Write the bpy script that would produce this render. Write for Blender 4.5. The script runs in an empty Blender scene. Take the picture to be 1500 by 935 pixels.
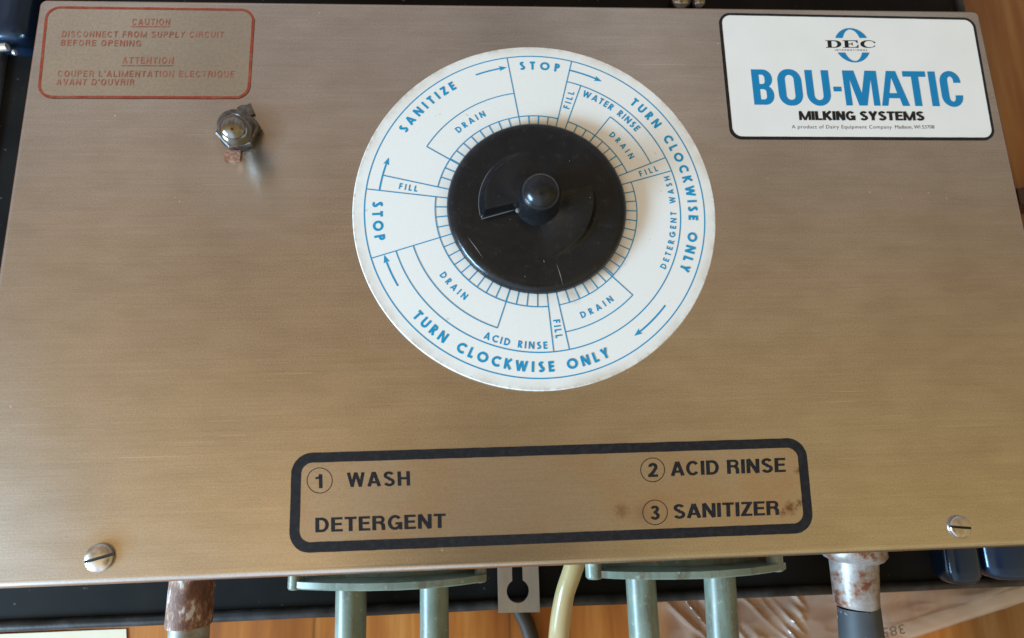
import bpy, bmesh, math, random
from mathutils import Vector, Matrix, Euler

random.seed(7)
C = bpy.context.scene.collection
sc = bpy.context.scene

# ------------------------------------------------------------------ camera
F = 862.154                                # focal length in pixels of the 1500 px wide photograph
CAM = Vector((-0.0241659, -0.06836, 0.2166877))
ROT = Euler((0.2030527, -0.0516124, -0.0285152), 'XYZ')
RM = ROT.to_matrix()
cam_d = bpy.data.cameras.new('camera')
cam = bpy.data.objects.new('camera', cam_d)
C.objects.link(cam)
cam.location = CAM
cam.rotation_euler = ROT
cam_d.sensor_width = 36.0
cam_d.lens = 36.0 * F / 1500.0
cam_d.clip_start = 0.005
cam_d.clip_end = 50.0
cam_d.dof.use_dof = True
cam_d.dof.focus_distance = 0.228
cam_d.dof.aperture_fstop = 9.0
sc.camera = cam

# ------------------------------------------------------------------ world: a warm room, lighter towards its far wall
sc.view_settings.view_transform = 'Standard'
sc.view_settings.look = 'None'
sc.view_settings.exposure = 0.0
sc.view_settings.gamma = 1.0

world = bpy.data.worlds.new('World')
sc.world = world
world.use_nodes = True
wt = world.node_tree
wn, wl = wt.nodes, wt.links
bg = wn['Background']


def wmath(op, a, b=None, clamp=False):
    n = wn.new('ShaderNodeMath')
    n.operation = op
    n.use_clamp = clamp
    for i, v in enumerate((a, b)):
        if v is None:
            continue
        if isinstance(v, (int, float)):
            n.inputs[i].default_value = v
        else:
            wl.new(v, n.inputs[i])
    return n.outputs[0]


wtc = wn.new('ShaderNodeTexCoord')
wsep = wn.new('ShaderNodeSeparateXYZ')
wl.new(wtc.outputs['Generated'], wsep.inputs[0])
dz = wmath('MAXIMUM', wsep.outputs['Z'], 0.12)
uu = wmath('DIVIDE', wsep.outputs['X'], dz)     # ceiling coordinates of the direction
vv = wmath('DIVIDE', wsep.outputs['Y'], dz)


def wramp(fac, stops):
    n = wn.new('ShaderNodeValToRGB')
    while len(n.color_ramp.elements) < len(stops):
        n.color_ramp.elements.new(0.5)
    for e, (p, c) in zip(n.color_ramp.elements, stops):
        e.position = p
        e.color = (*c, 1)
    wl.new(fac, n.inputs[0])
    return n.outputs[0]


def wmix(fac, a, b, mode='MIX'):
    n = wn.new('ShaderNodeMix')
    n.data_type = 'RGBA'
    n.blend_type = mode
    for s, v in ((0, fac), (6, a), (7, b)):
        if isinstance(v, (int, float)):
            n.inputs[s].default_value = v
        elif isinstance(v, tuple):
            n.inputs[s].default_value = (*v, 1)
        else:
            wl.new(v, n.inputs[s])
    return n.outputs[2]


# v from -1.5 .. 1.5 -> 0 .. 1
vf = wmath('ADD', wmath('MULTIPLY', vv, 1 / 3.0), 0.5, True)
base = wramp(vf, [(0.0, (0.80, 0.68, 0.46)), (0.30, (0.98, 0.73, 0.38)), (0.42, (0.76, 0.55, 0.265)),
                  (0.54, (0.57, 0.40, 0.215)), (0.66, (0.45, 0.335, 0.23)), (0.78, (0.53, 0.47, 0.425)), (1.0, (0.56, 0.53, 0.52))])
uf = wmath('ADD', wmath('MULTIPLY', uu, 1 / 3.0), 0.5, True)
side = wramp(uf, [(0.0, (1.0, 1.0, 1.0)), (0.22, (1.10, 1.10, 1.08)), (0.42, (1.02, 1.0, 0.98)),
                  (0.56, (0.90, 0.90, 0.90)), (0.75, (0.98, 0.99, 0.96)), (1.0, (0.8, 0.78, 0.72))])
col = wmix(1.0, base, side, 'MULTIPLY')
# overhead and on the near side: bright gold ceiling on the left, dimmer to the right, the dark photographer in the middle
low = wmath('MULTIPLY', wmath('SUBTRACT', 0.10, vv), 6.0, True)
side2 = wramp(uf, [(0.0, (0.85, 0.85, 0.85)), (0.24, (0.92, 0.92, 0.90)), (0.33, (1.26, 1.25, 1.22)), (0.405, (1.20, 1.19, 1.16)),
                   (0.475, (0.86, 0.86, 0.88)), (0.62, (0.74, 0.75, 0.74)), (0.76, (0.88, 0.88, 0.82))])
col = wmix(low, col, wmix(1.0, col, side2, 'MULTIPLY'))
pu = wmath('DIVIDE', wmath('ADD', uu, 0.01), 0.23)
pv = wmath('DIVIDE', wmath('ADD', vv, 0.34), 0.20)
pd = wmath('ADD', wmath('MULTIPLY', pu, pu), wmath('MULTIPLY', pv, pv))
who = wmath('SUBTRACT', 1.0, wmath('MULTIPLY', pd, 0.62), True)
col = wmix(who, col, wmix(1.0, col, (0.06, 0.07, 0.10), 'MULTIPLY'))
# soft upright bands added on the room's far side, for streaks in the steel
wcmb = wn.new('ShaderNodeCombineXYZ')
wl.new(uu, wcmb.inputs[0])
wno = wn.new('ShaderNodeTexNoise')
wno.inputs['Scale'].default_value = 3.4
wno.inputs['Detail'].default_value = 2.0
wl.new(wcmb.outputs[0], wno.inputs['Vector'])
bands = wramp(wno.outputs[0], [(0.42, (0.62, 0.60, 0.60)), (0.58, (1.22, 1.22, 1.25))])
farm = wmath('MAXIMUM', wmath('MULTIPLY', wmath('SUBTRACT', vv, 0.25), 2.2, True), 0.22)
col = wmix(farm, col, wmix(1.0, col, bands, 'MULTIPLY'))
# added bright patch low at the lower left, to light the box's bottom edge
wdir = wn.new('ShaderNodeVectorMath')
wdir.operation = 'DOT_PRODUCT'
wl.new(wtc.outputs['Generated'], wdir.inputs[0])
wdir.inputs[1].default_value = (-0.50, -0.78, 0.36)
glow = wmath('MULTIPLY', wmath('SUBTRACT', wdir.outputs['Value'], 0.76), 1 / 0.18, True)
col = wmix(glow, col, (1.25, 1.38, 1.55))
# below the horizon: the dim room floor
dn = wmath('MULTIPLY', wmath('ADD', wsep.outputs['Z'], 0.05), 8.0, True)
col = wmix(dn, (0.10, 0.065, 0.04), col)
wl.new(col, bg.inputs['Color'])
bg.inputs['Strength'].default_value = 1.0

# ------------------------------------------------------------------ the window: one cool area lamp at the lower left


def area(name, az, el, dist, size, power, colour, target=(0, 0, 0)):
    ld = bpy.data.lights.new(name, 'AREA')
    ld.shape = 'RECTANGLE'
    ld.size, ld.size_y = size
    ld.energy = power
    ld.color = colour
    o = bpy.data.objects.new(name, ld)
    C.objects.link(o)
    a, e = math.radians(az), math.radians(el)
    d = Vector((math.cos(a) * math.cos(e), math.sin(a) * math.cos(e), math.sin(e)))
    o.location = Vector(target) + d * dist
    o.rotation_euler = d.to_track_quat('Z', 'Y').to_euler()
    return o


area('window_light', 205, 16.5, 1.3, (0.55, 0.20), 49.0, (0.40, 0.62, 0.81))

# ------------------------------------------------------------------ helpers


def on(px, py, z=0.0):
    """point of the photograph -> point on the level plane at height z"""
    d = RM @ Vector(((px - 750.0) / F, -(py - 467.5) / F, -1.0))
    t = (z - CAM.z) / d.z
    return CAM + d * t


def ony(px, py, y):
    """point of the photograph -> point on the upright plane at that y"""
    d = RM @ Vector(((px - 750.0) / F, -(py - 467.5) / F, -1.0))
    t = (y - CAM.y) / d.y
    return CAM + d * t


def mesh_obj(name, verts, faces, mat, parent=None, smooth=None, fix=True):
    me = bpy.data.meshes.new(name)
    me.from_pydata([tuple(v) for v in verts], [], faces)
    if fix:
        bm = bmesh.new()
        bm.from_mesh(me)
        bmesh.ops.recalc_face_normals(bm, faces=bm.faces)
        bm.to_mesh(me)
        bm.free()
    return finish(name, me, mat, parent, smooth)


def finish(name, me, mat, parent=None, smooth=None):
    me.materials.append(mat)
    if smooth is not None:
        for p in me.polygons:
            p.use_smooth = True
        me.set_sharp_from_angle(angle=math.radians(smooth))
    o = bpy.data.objects.new(name, me)
    C.objects.link(o)
    if parent is not None:
        o.parent = parent
        o.matrix_parent_inverse = parent_world(parent).inverted()
    return o


def parent_world(o):
    m = Matrix.LocRotScale(o.location, o.rotation_euler, o.scale)
    if o.parent is not None:
        m = parent_world(o.parent) @ o.matrix_parent_inverse @ m
    return m


def thing(name, loc, label, cat, group=None):
    o = bpy.data.objects.new(name, None)
    o.empty_display_size = 0.02
    C.objects.link(o)
    o.location = loc
    return tag(o, label, cat, group)


def tag(o, label, cat, group=None):
    o['label'] = label
    o['category'] = cat
    if group:
        o['group'] = group
    return o


class MB:
    def __init__(self):
        self.v, self.f = [], []

    def add(self, verts, faces):
        n = len(self.v)
        self.v += [Vector(v) for v in verts]
        self.f += [[i + n for i in f] for f in faces]

    def box(self, a, b):
        x0, y0, z0 = a
        x1, y1, z1 = b
        self.add([(x0, y0, z0), (x1, y0, z0), (x1, y1, z0), (x0, y1, z0), (x0, y0, z1), (x1, y0, z1), (x1, y1, z1), (x0, y1, z1)],
                 [(0, 3, 2, 1), (4, 5, 6, 7), (0, 1, 5, 4), (1, 2, 6, 5), (2, 3, 7, 6), (3, 0, 4, 7)])

    def rings(self, rings, cap0=True, cap1=True):
        n = len(rings[0])
        vs = [p for r in rings for p in r]
        fs = []
        for k in range(len(rings) - 1):
            for i in range(n):
                j = (i + 1) % n
                fs.append((k * n + i, k * n + j, (k + 1) * n + j, (k + 1) * n + i))
        if cap0:
            fs.append(tuple(reversed(range(n))))
        if cap1:
            fs.append(tuple((len(rings) - 1) * n + i for i in range(n)))
        self.add(vs, fs)

    def tube(self, path, radii, n=24, cap=True):
        """path: points, radii: one number or one per point"""
        path = [Vector(p) for p in path]
        if not hasattr(radii, '__len__'):
            radii = [radii] * len(path)
        rs = []
        ref = None
        for i, p in enumerate(path):
            a = path[max(i - 1, 0)]
            b = path[min(i + 1, len(path) - 1)]
            t = (b - a).normalized()
            if ref is None:
                ref = Vector((0, 0, 1)) if abs(t.z) < 0.9 else Vector((1, 0, 0))
            x = ref.cross(t).normalized()
            y = t.cross(x).normalized()
            ref = y
            rs.append([p + (x * math.cos(2 * math.pi * k / n) + y * math.sin(2 * math.pi * k / n)) * radii[i] for k in range(n)])
        self.rings(rs, cap, cap)

    def lathe(self, origin, axis, profile, n=48, cap0=True, cap1=True):
        """profile: (distance along the axis, radius)"""
        axis = Vector(axis).normalized()
        ref = Vector((0, 0, 1)) if abs(axis.z) < 0.9 else Vector((1, 0, 0))
        x = ref.cross(axis).normalized()
        y = axis.cross(x).normalized()
        o = Vector(origin)
        self.rings([[o + axis * h + (x * math.cos(2 * math.pi * k / n) + y * math.sin(2 * math.pi * k / n)) * max(r, 1e-5)
                     for k in range(n)] for h, r in profile], cap0, cap1)

    def build(self, name, mat, parent=None, smooth=None):
        return mesh_obj(name, self.v, self.f, mat, parent, smooth)


# ------------------------------------------------------------------ materials


class Mat:
    def __init__(self, name, colour=(0.5, 0.5, 0.5), rough=0.5, metal=0.0, **kw):
        self.m = bpy.data.materials.new(name)
        self.m.use_nodes = True
        self.t = self.m.node_tree
        self.n, self.l = self.t.nodes, self.t.links
        self.p = self.n['Principled BSDF']
        self.p.inputs['Base Color'].default_value = (*colour, 1)
        self.p.inputs['Roughness'].default_value = rough
        self.p.inputs['Metallic'].default_value = metal
        for k, v in kw.items():
            self.p.inputs[k.replace('_', ' ')].default_value = v
        self._co = None

    def co(self):
        if self._co is None:
            g = self.n.new('ShaderNodeNewGeometry')     # real-world position: every object stands still
            self._co = g.outputs['Position']
        return self._co

    def mapped(self, scale=(1, 1, 1), loc=(0, 0, 0), rot=(0, 0, 0)):
        m = self.n.new('ShaderNodeMapping')
        m.inputs['Scale'].default_value = scale
        m.inputs['Location'].default_value = loc
        m.inputs['Rotation'].default_value = rot
        self.l.new(self.co(), m.inputs[0])
        return m.outputs[0]

    def noise(self, scale, detail=3.0, rough=0.5, vec=None, out=0):
        n = self.n.new('ShaderNodeTexNoise')
        n.inputs['Scale'].default_value = scale
        n.inputs['Detail'].default_value = detail
        n.inputs['Roughness'].default_value = rough
        self.l.new(vec if vec is not None else self.co(), n.inputs['Vector'])
        return n.outputs[out]

    def ramp(self, fac, stops):
        n = self.n.new('ShaderNodeValToRGB')
        while len(n.color_ramp.elements) < len(stops):
            n.color_ramp.elements.new(0.5)
        for e, (p, c) in zip(n.color_ramp.elements, stops):
            e.position = p
            e.color = (*c, 1) if isinstance(c, tuple) else (c, c, c, 1)
        self.l.new(fac, n.inputs[0])
        return n.outputs[0]

    def math(self, op, a, b=None, clamp=False):
        n = self.n.new('ShaderNodeMath')
        n.operation = op
        n.use_clamp = clamp
        for i, v in enumerate((a, b)):
            if v is None:
                continue
            if isinstance(v, (int, float)):
                n.inputs[i].default_value = v
            else:
                self.l.new(v, n.inputs[i])
        return n.outputs[0]

    def mix(self, fac, a, b, mode='MIX'):
        n = self.n.new('ShaderNodeMix')
        n.data_type = 'RGBA'
        n.blend_type = mode
        for s, v in ((0, fac), (6, a), (7, b)):
            if isinstance(v, (int, float)):
                n.inputs[s].default_value = v
            elif isinstance(v, tuple):
                n.inputs[s].default_value = (*v, 1)
            else:
                self.l.new(v, n.inputs[s])
        return n.outputs[2]

    def dist(self, pt, scale=(1, 1, 1), wob=0.0, wscale=300):
        """distance in metres from a fixed point of the object, edge made ragged by noise"""
        s = self.n.new('ShaderNodeVectorMath')
        s.operation = 'SUBTRACT'
        self.l.new(self.co(), s.inputs[0])
        s.inputs[1].default_value = tuple(pt)
        v = self.n.new('ShaderNodeVectorMath')
        v.operation = 'MULTIPLY'
        self.l.new(s.outputs[0], v.inputs[0])
        v.inputs[1].default_value = scale
        ln = self.n.new('ShaderNodeVectorMath')
        ln.operation = 'LENGTH'
        self.l.new(v.outputs[0], ln.inputs[0])
        d = ln.outputs['Value']
        if wob:
            d = self.math('ADD', d, self.math('MULTIPLY', self.math('SUBTRACT', self.noise(wscale, 4), 0.5), wob))
        return d

    def spot(self, pt, r, soft, scale=(1, 1, 1), wob=0.0, wscale=300):
        """1 inside radius r, 0 beyond r+soft"""
        d = self.dist(pt, scale, wob, wscale)
        return self.math('SUBTRACT', 1.0, self.math('DIVIDE', self.math('SUBTRACT', d, r), soft, True), True)

    def base(self, s):
        self.l.new(s, self.p.inputs['Base Color'])
        return self

    def rough(self, s):
        self.l.new(s, self.p.inputs['Roughness'])
        return self

    def bump(self, h, strength=0.3, dist=0.001):
        b = self.n.new('ShaderNodeBump')
        b.inputs['Strength'].default_value = strength
        b.inputs['Distance'].default_value = dist
        self.l.new(h, b.inputs['Height'])
        self.l.new(b.outputs[0], self.p.inputs['Normal'])
        return self


def brushed(m, k=0.55):
    tg = m.n.new('ShaderNodeTangent')
    tg.direction_type = 'RADIAL'
    tg.axis = 'Y'
    m.l.new(tg.outputs[0], m.p.inputs['Tangent'])
    m.p.inputs['Anisotropic'].default_value = k
    m.p.inputs['Anisotropic Rotation'].default_value = 0.25


# brushed stainless steel of the cover: fine horizontal brush lines, handling stains, a few rust blooms
def steel_cover():
    m = Mat('brushed_steel', (0.6, 0.58, 0.55), 0.36, 1.0)
    fine = m.noise(1.0, 2.0, 0.6, m.mapped((45, 2600, 300)))
    long_ = m.noise(1.0, 2.0, 0.5, m.mapped((9, 700, 90)))
    cloud = m.noise(14, 4.0, 0.6)
    cloud2 = m.noise(1.0, 3.0, 0.55, m.mapped((46, 120, 46)))
    c = m.ramp(fine, [(0.25, (0.505, 0.485, 0.46)), (0.75, (0.555, 0.535, 0.51))])
    c = m.mix(1.0, c, m.ramp(long_, [(0.3, (0.97, 0.97, 0.97)), (0.7, (1.03, 1.03, 1.03))]), 'MULTIPLY')
    c = m.mix(1.0, c, m.ramp(cloud, [(0.34, (0.93, 0.905, 0.88)), (0.62, (1.03, 1.03, 1.03))]), 'MULTIPLY')
    c = m.mix(1.0, c, m.ramp(cloud2, [(0.36, (0.95, 0.94, 0.935)), (0.60, (1.02, 1.02, 1.03))]), 'MULTIPLY')
    # grain of the worn surface
    grit = m.noise(1500, 2.0, 0.7)
    c = m.mix(1.0, c, m.ramp(grit, [(0.30, (0.90, 0.89, 0.88)), (0.70, (1.08, 1.08, 1.08))]), 'MULTIPLY')
    # rust and dirt with a shape of their own
    rust = (0.20, 0.072, 0.024)
    for (px, py, r, soft, k) in ((1157, 744, 0.0010, 0.0030, 0.85), (1148, 752, 0.0002, 0.0022, 0.7), (1172, 737, 0.0003, 0.0020, 0.7),
                                 (910, 748, 0.0002, 0.0040, 0.55), (1168, 690, 0.0002, 0.0016, 0.6), (758, 712, 0.001, 0.006, 0.16), (818, 700, 0.001, 0.007, 0.14)):
        s = m.spot(on(px, py), r, soft, (1, 1, 1), 0.0040, 800)
        c = m.mix(m.math('MULTIPLY', s, k), c, rust)
    # yellowish streak beside the left screw, brown patch round the switch, mainly to its right
    s = m.spot(on(163, 797), 0.001, 0.0085, (1.0, 1.3, 1), 0.003, 160)
    c = m.mix(m.math('MULTIPLY', s, 0.5), c, (0.42, 0.27, 0.09))
    s = m.spot(on(366, 196), 0.006, 0.009, (1, 1, 1), 0.004, 160)
    c = m.mix(m.math('MULTIPLY', s, 0.6), c, (0.34, 0.24, 0.13))
    s = m.spot(on(352, 246), 0.0006, 0.0022, (1.7, 0.8, 1), 0.001, 600)  # pale streak below the switch: the nut's reflection painted into the steel
    c = m.mix(m.math('MULTIPLY', s, 0.6), c, (0.75, 0.68, 0.58))
    # long thin scratches at a slant, a few only
    for ang, seed, k in ((0.5, 3.7, 0.30), (-0.9, 8.2, 0.22), (1.25, 1.1, 0.22)):
        sn = m.noise(1.0, 0.0, 0.5, m.mapped((26, 1500, 1), (seed, seed * 2, 0), (0, 0, ang)))
        pres = m.math('GREATER_THAN', m.noise(22, 1.0, 0.5, m.mapped((1, 1, 1), (seed, 0, seed))), 0.60)
        c = m.mix(m.math('MULTIPLY', m.math('MULTIPLY', m.math('GREATER_THAN', sn, 0.80), pres), k), c, (0.80, 0.78, 0.74))
    # tiny pits and pale specks
    vo = m.n.new('ShaderNodeTexVoronoi')
    vo.inputs['Scale'].default_value = 105
    m.l.new(m.co(), vo.inputs['Vector'])
    pit = m.math('MULTIPLY', m.math('LESS_THAN', vo.outputs['Distance'], 0.045), m.math('GREATER_THAN', m.noise(60, 1), 0.58))
    c = m.mix(m.math('MULTIPLY', pit, 0.6), c, (0.86, 0.82, 0.76))
    m.base(c)
    r = m.ramp(cloud, [(0.3, 0.275), (0.65, 0.225)])
    # greasy film round the switch: duller
    gs = m.spot(on(380, 236), 0.004, 0.026, (1.0, 0.8, 1), 0.006, 120)
    r = m.math('ADD', r, m.math('MULTIPLY', gs, 0.10))
    m.rough(r)
    brushed(m)
    m.bump(m.math('ADD', m.math('MULTIPLY', fine, 0.5), m.math('MULTIPLY', m.noise(6.0, 1.0), 6.0)), 0.09, 0.0006)
    return m.m


M_cover = steel_cover()


def dial_white():
    m = Mat('dial_plastic', (0.80, 0.81, 0.80), 0.42)
    c0 = on_dial(0, 0)
    d = m.dist(c0, (1, 1, 0))
    rim = m.math('MULTIPLY', m.math('SUBTRACT', d, 0.0662), 1 / 0.0036, True)
    ns = m.noise(55, 4, 0.65)
    ns2 = m.noise(420, 4, 0.7)
    dirt = m.math('MULTIPLY', rim, m.ramp(ns, [(0.38, 0.10), (0.66, 1.0)]))
    ring = m.math('SUBTRACT', 1.0, m.math('MULTIPLY', m.math('SUBTRACT', d, 0.0350), 1 / 0.0060, True), True)
    c = m.mix(m.math('MULTIPLY', dirt, 0.55), (0.79, 0.80, 0.785), (0.50, 0.41, 0.31))
    c = m.mix(m.math('MULTIPLY', m.math('MULTIPLY', ring, m.ramp(ns, [(0.35, 0.1), (0.65, 1.0)])), 0.35), c, (0.60, 0.53, 0.40))
    edge = m.math('MULTIPLY', m.math('SUBTRACT', d, 0.0695), 1 / 0.0012, True)
    c = m.mix(m.math('MULTIPLY', edge, m.ramp(ns2, [(0.46, 0.0), (0.68, 0.55)])), c, (0.36, 0.27, 0.21))
    c = m.mix(m.math('MULTIPLY', m.math('GREATER_THAN', m.noise(240, 2, 0.5), 0.745), 0.35), c, (0.45, 0.36, 0.28))
    # grime collected along the lower right edge of the knob
    for (px, py) in ((893, 396), (862, 416), (838, 431), (905, 380)):
        s = m.spot(on(px, py), 0.0004, 0.0042, (1, 1, 0), 0.004, 500)
        c = m.mix(m.math('MULTIPLY', s, 0.45), c, (0.36, 0.27, 0.18))
    c = m.mix(1.0, c, m.ramp(m.noise(900, 2), [(0.3, 0.985), (0.7, 1.01)]), 'MULTIPLY')
    m.base(c)
    return m.m


DC = Vector((-0.0007772, 0.0197868, 0.0))
DR = 0.07113


def on_dial(r, a, z=0.0):
    """r in dial radii, a in degrees"""
    return Vector((DC.x + DR * r * math.cos(math.radians(a)), DC.y + DR * r * math.sin(math.radians(a)), z))


M_dial = dial_white()


def ink(name, col, rough=0.5, fade=0.0, wear=None):
    m = Mat(name, col, rough, 0.0, Specular_IOR_Level=0.15)
    if wear:
        c = m.mix(m.ramp(m.noise(wear[1], 3, 0.7), [(0.44, 0.0), (0.70, wear[2])]), col, wear[0])
        m.base(c)
    return m.m


M_blue = ink('blue_ink', (0.008, 0.265, 0.50), 0.5, wear=((0.10, 0.38, 0.58), 700, 0.25))
M_bluelogo = ink('logo_blue_ink', (0.010, 0.215, 0.46), 0.4)
M_blackink = ink('black_ink', (0.013, 0.013, 0.016), 0.5, wear=((0.040, 0.038, 0.038), 500, 0.4))
M_redink = ink('faded_red_ink', (0.30, 0.085, 0.052), 0.55, wear=((0.30, 0.20, 0.14), 420, 0.8))
M_redborder = ink('red_ink', (0.255, 0.040, 0.021), 0.5, wear=((0.27, 0.12, 0.065), 260, 0.6))
M_greyink = ink('grey_ink', (0.12, 0.11, 0.11), 0.5)

m = Mat('label_white', (0.80, 0.82, 0.83), 0.35)
m.base(m.mix(1.0, (0.80, 0.81, 0.80), m.ramp(m.noise(60, 4), [(0.3, 0.965), (0.7, 1.01)]), 'MULTIPLY'))
M_white = m.m

# yellowed clear film over steel
m = Mat('yellowed_film', (0.44, 0.39, 0.30), 0.25, 1.0)
brushed(m)
c = m.mix(m.ramp(m.noise(40, 4), [(0.35, 0.0), (0.65, 1.0)]), (0.50, 0.49, 0.445), (0.55, 0.535, 0.485))
c = m.mix(1.0, c, m.ramp(m.noise(900, 2), [(0.3, 0.92), (0.7, 1.06)]), 'MULTIPLY')
m.base(c)
M_film = m.m

# clear lacquered foil of the instruction label: the steel shows, a little duller
m = Mat('foil_label', (0.52, 0.50, 0.48), 0.30, 1.0)
fn = m.noise(1.0, 2.0, 0.6, m.mapped((45, 2600, 300)))
c = m.ramp(fn, [(0.3, (0.50, 0.470, 0.45)), (0.7, (0.56, 0.53, 0.51))])
c = m.mix(m.ramp(m.noise(28, 4, 0.6), [(0.45, 0.0), (0.66, 0.6)]), c, (0.52, 0.40, 0.30))
for (px, py, r, soft, k) in ((1157, 744, 0.0002, 0.0026, 0.8), (1147, 752, 0.0, 0.0018, 0.6), (1171, 737, 0.0, 0.0018, 0.75),
                             (910, 748, 0.0, 0.0034, 0.5), (1168, 690, 0.0, 0.0016, 0.6), (940, 752, 0.0, 0.005, 0.25)):
    s = m.spot(on(px, py), r, soft, (1, 1, 1), 0.0040, 800)
    c = m.mix(m.math('MULTIPLY', s, k), c, (0.16, 0.05, 0.018))
c = m.mix(1.0, c, m.ramp(m.noise(1500, 2, 0.7), [(0.3, 0.90), (0.7, 1.08)]), 'MULTIPLY')
m.base(c)
brushed(m)
M_foil = m.m

# bakelite
m = Mat('black_bakelite', (0.012, 0.012, 0.013), 0.22, 0.0, Specular_IOR_Level=0.42, Specular_Tint=(0.80, 0.90, 1.0, 1))
vo = m.n.new('ShaderNodeTexVoronoi')
vo.inputs['Scale'].default_value = 420
m.l.new(m.co(), vo.inputs['Vector'])
dust = m.math('MULTIPLY', m.math('LESS_THAN', vo.outputs['Distance'], 0.085), m.math('GREATER_THAN', m.noise(170, 2), 0.60))
c = m.mix(m.ramp(m.noise(90, 4, 0.6), [(0.35, 0.0), (0.7, 1.0)]), (0.006, 0.0063, 0.0078), (0.011, 0.0112, 0.0128))
c = m.mix(m.math('MULTIPLY', dust, 0.55), c, (0.30, 0.30, 0.30))
m.base(c)
c = m.mix(m.ramp(m.noise(320, 5, 0.75), [(0.56, 0.0), (0.80, 0.22)]), c, (0.10, 0.10, 0.105))
m.base(c)
m.rough(m.ramp(m.noise(140, 4, 0.6), [(0.3, 0.15), (0.7, 0.28)]))
m.bump(m.noise(900, 3), 0.10, 0.0003)
M_knob = m.m
M_scratch = Mat('scratch_grey', (0.24, 0.23, 0.22), 0.6).m
M_wear_glint = Mat('worn_highlight', (0.15, 0.15, 0.16), 0.6).m
M_slot = Mat('slot_shade', (0.035, 0.030, 0.024), 0.8).m  # dark slot floor: shade of the recess put into its colour
M_dirt = Mat('dust_grey', (0.13, 0.12, 0.105), 0.8).m

# metals of the fittings
m = Mat('screw_nickel', (0.62, 0.58, 0.52), 0.24, 1.0)
m.base(m.mix(m.ramp(m.noise(380, 4, 0.6), [(0.42, 0.0), (0.66, 0.8)]), (0.62, 0.61, 0.60), (0.36, 0.33, 0.29)))
m.bump(m.noise(700, 3), 0.12, 0.0003)
M_screw = m.m
m = Mat('chrome', (0.70, 0.68, 0.64), 0.13, 1.0)
m.base(m.mix(m.ramp(m.noise(500, 3), [(0.48, 0.0), (0.66, 0.7)]), (0.27, 0.27, 0.265), (0.19, 0.185, 0.17)))
M_chrome = m.m
m = Mat('dull_zinc', (0.40, 0.41, 0.42), 0.42, 0.9)
m.base(m.mix(m.ramp(m.noise(360, 4, 0.65), [(0.38, 0.0), (0.62, 1.0)]), (0.19, 0.195, 0.20), (0.11, 0.10, 0.09)))
m.bump(m.noise(600, 3), 0.10, 0.0003)
M_zinc = m.m
m = Mat('copper_tab', (0.36, 0.15, 0.10), 0.5, 0.6)
m.base(m.mix(m.ramp(m.noise(900, 3, 0.7), [(0.4, 0.0), (0.62, 1.0)]), (0.33, 0.13, 0.085), (0.45, 0.33, 0.25)))
M_copper = m.m
m = Mat('bracket_steel', (0.50, 0.49, 0.47), 0.45, 0.5)
m.base(m.ramp(m.noise(1.0, 3, 0.6, m.mapped((400, 60, 60))), [(0.3, (0.34, 0.335, 0.33)), (0.7, (0.42, 0.41, 0.40))]))
M_bracket = m.m

m = Mat('grey_green_pvc', (0.30, 0.36, 0.32), 0.38)
c = m.mix(m.ramp(m.noise(60, 4, 0.6), [(0.35, 0.0), (0.65, 1.0)]), (0.110, 0.150, 0.125), (0.165, 0.205, 0.165))
c = m.mix(m.ramp(m.noise(1.0, 5, 0.7, m.mapped((210, 55, 210))), [(0.50, 0.0), (0.66, 0.75)]), c, (0.085, 0.075, 0.050))
c = m.mix(m.ramp(m.noise(420, 3, 0.7), [(0.62, 0.0), (0.70, 0.5)]), c, (0.36, 0.38, 0.34))
m.base(c)
m.bump(m.noise(300, 3), 0.15, 0.0004)
M_pvc = m.m

m = Mat('rusted_conduit', (0.2, 0.1, 0.06), 0.62, 0.2)
st = m.noise(1.0, 6, 0.7, m.mapped((230, 110, 230), (2.0, 0.7, 0)))
c = m.ramp(st, [(0.30, (0.050, 0.022, 0.016)), (0.48, (0.13, 0.052, 0.030)), (0.56, (0.24, 0.13, 0.085)), (0.62, (0.46, 0.43, 0.42)), (0.80, (0.55, 0.53, 0.53))])
m.base(c)
m.bump(st, 0.6, 0.0008)
M_rust = m.m

m = Mat('galvanised_fitting', (0.55, 0.55, 0.56), 0.45, 0.35)
c = m.ramp(m.noise(120, 6, 0.66), [(0.35, (0.33, 0.315, 0.315)), (0.48, (0.24, 0.215, 0.205)), (0.535, (0.22, 0.135, 0.095)), (0.58, (0.14, 0.048, 0.030)), (0.8, (0.10, 0.035, 0.022))])
m.base(c)
m.bump(m.noise(260, 4), 0.4, 0.0006)
M_galv = m.m
m = Mat('grey_conduit', (0.26, 0.25, 0.24), 0.5, 0.3)
m.base(m.ramp(m.noise(130, 4, 0.6), [(0.35, (0.30, 0.30, 0.29)), (0.6, (0.17, 0.14, 0.11)), (0.75, (0.08, 0.05, 0.035))]))
M_gcond = m.m

m = Mat('dark_rubber', (0.03, 0.034, 0.04), 0.6)
c = m.mix(m.ramp(m.noise(70, 4), [(0.35, 0.0), (0.7, 1.0)]), (0.030, 0.036, 0.044), (0.055, 0.060, 0.066))
c = m.mix(m.ramp(m.noise(1.0, 3, 0.6, m.mapped((240, 120, 240), (3.1, 0.4, 0))), [(0.645, 0.0), (0.67, 0.9)]), c, (0.42, 0.38, 0.28))
m.base(c)
M_rubber = m.m

m = Mat('yellowed_vinyl', (0.42, 0.33, 0.15), 0.28)
m.base(m.mix(m.ramp(m.noise(50, 3), [(0.35, 0.0), (0.65, 1.0)]), (0.40, 0.31, 0.14), (0.52, 0.42, 0.22)))
m.p.inputs['Transmission Weight'].default_value = 0.25
m.p.inputs['Subsurface Weight'].default_value = 0.15
m.p.inputs['Subsurface Scale'].default_value = 0.004
M_tube = m.m
M_cable = Mat('cable_rubber', (0.035, 0.027, 0.02), 0.55).m

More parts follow.
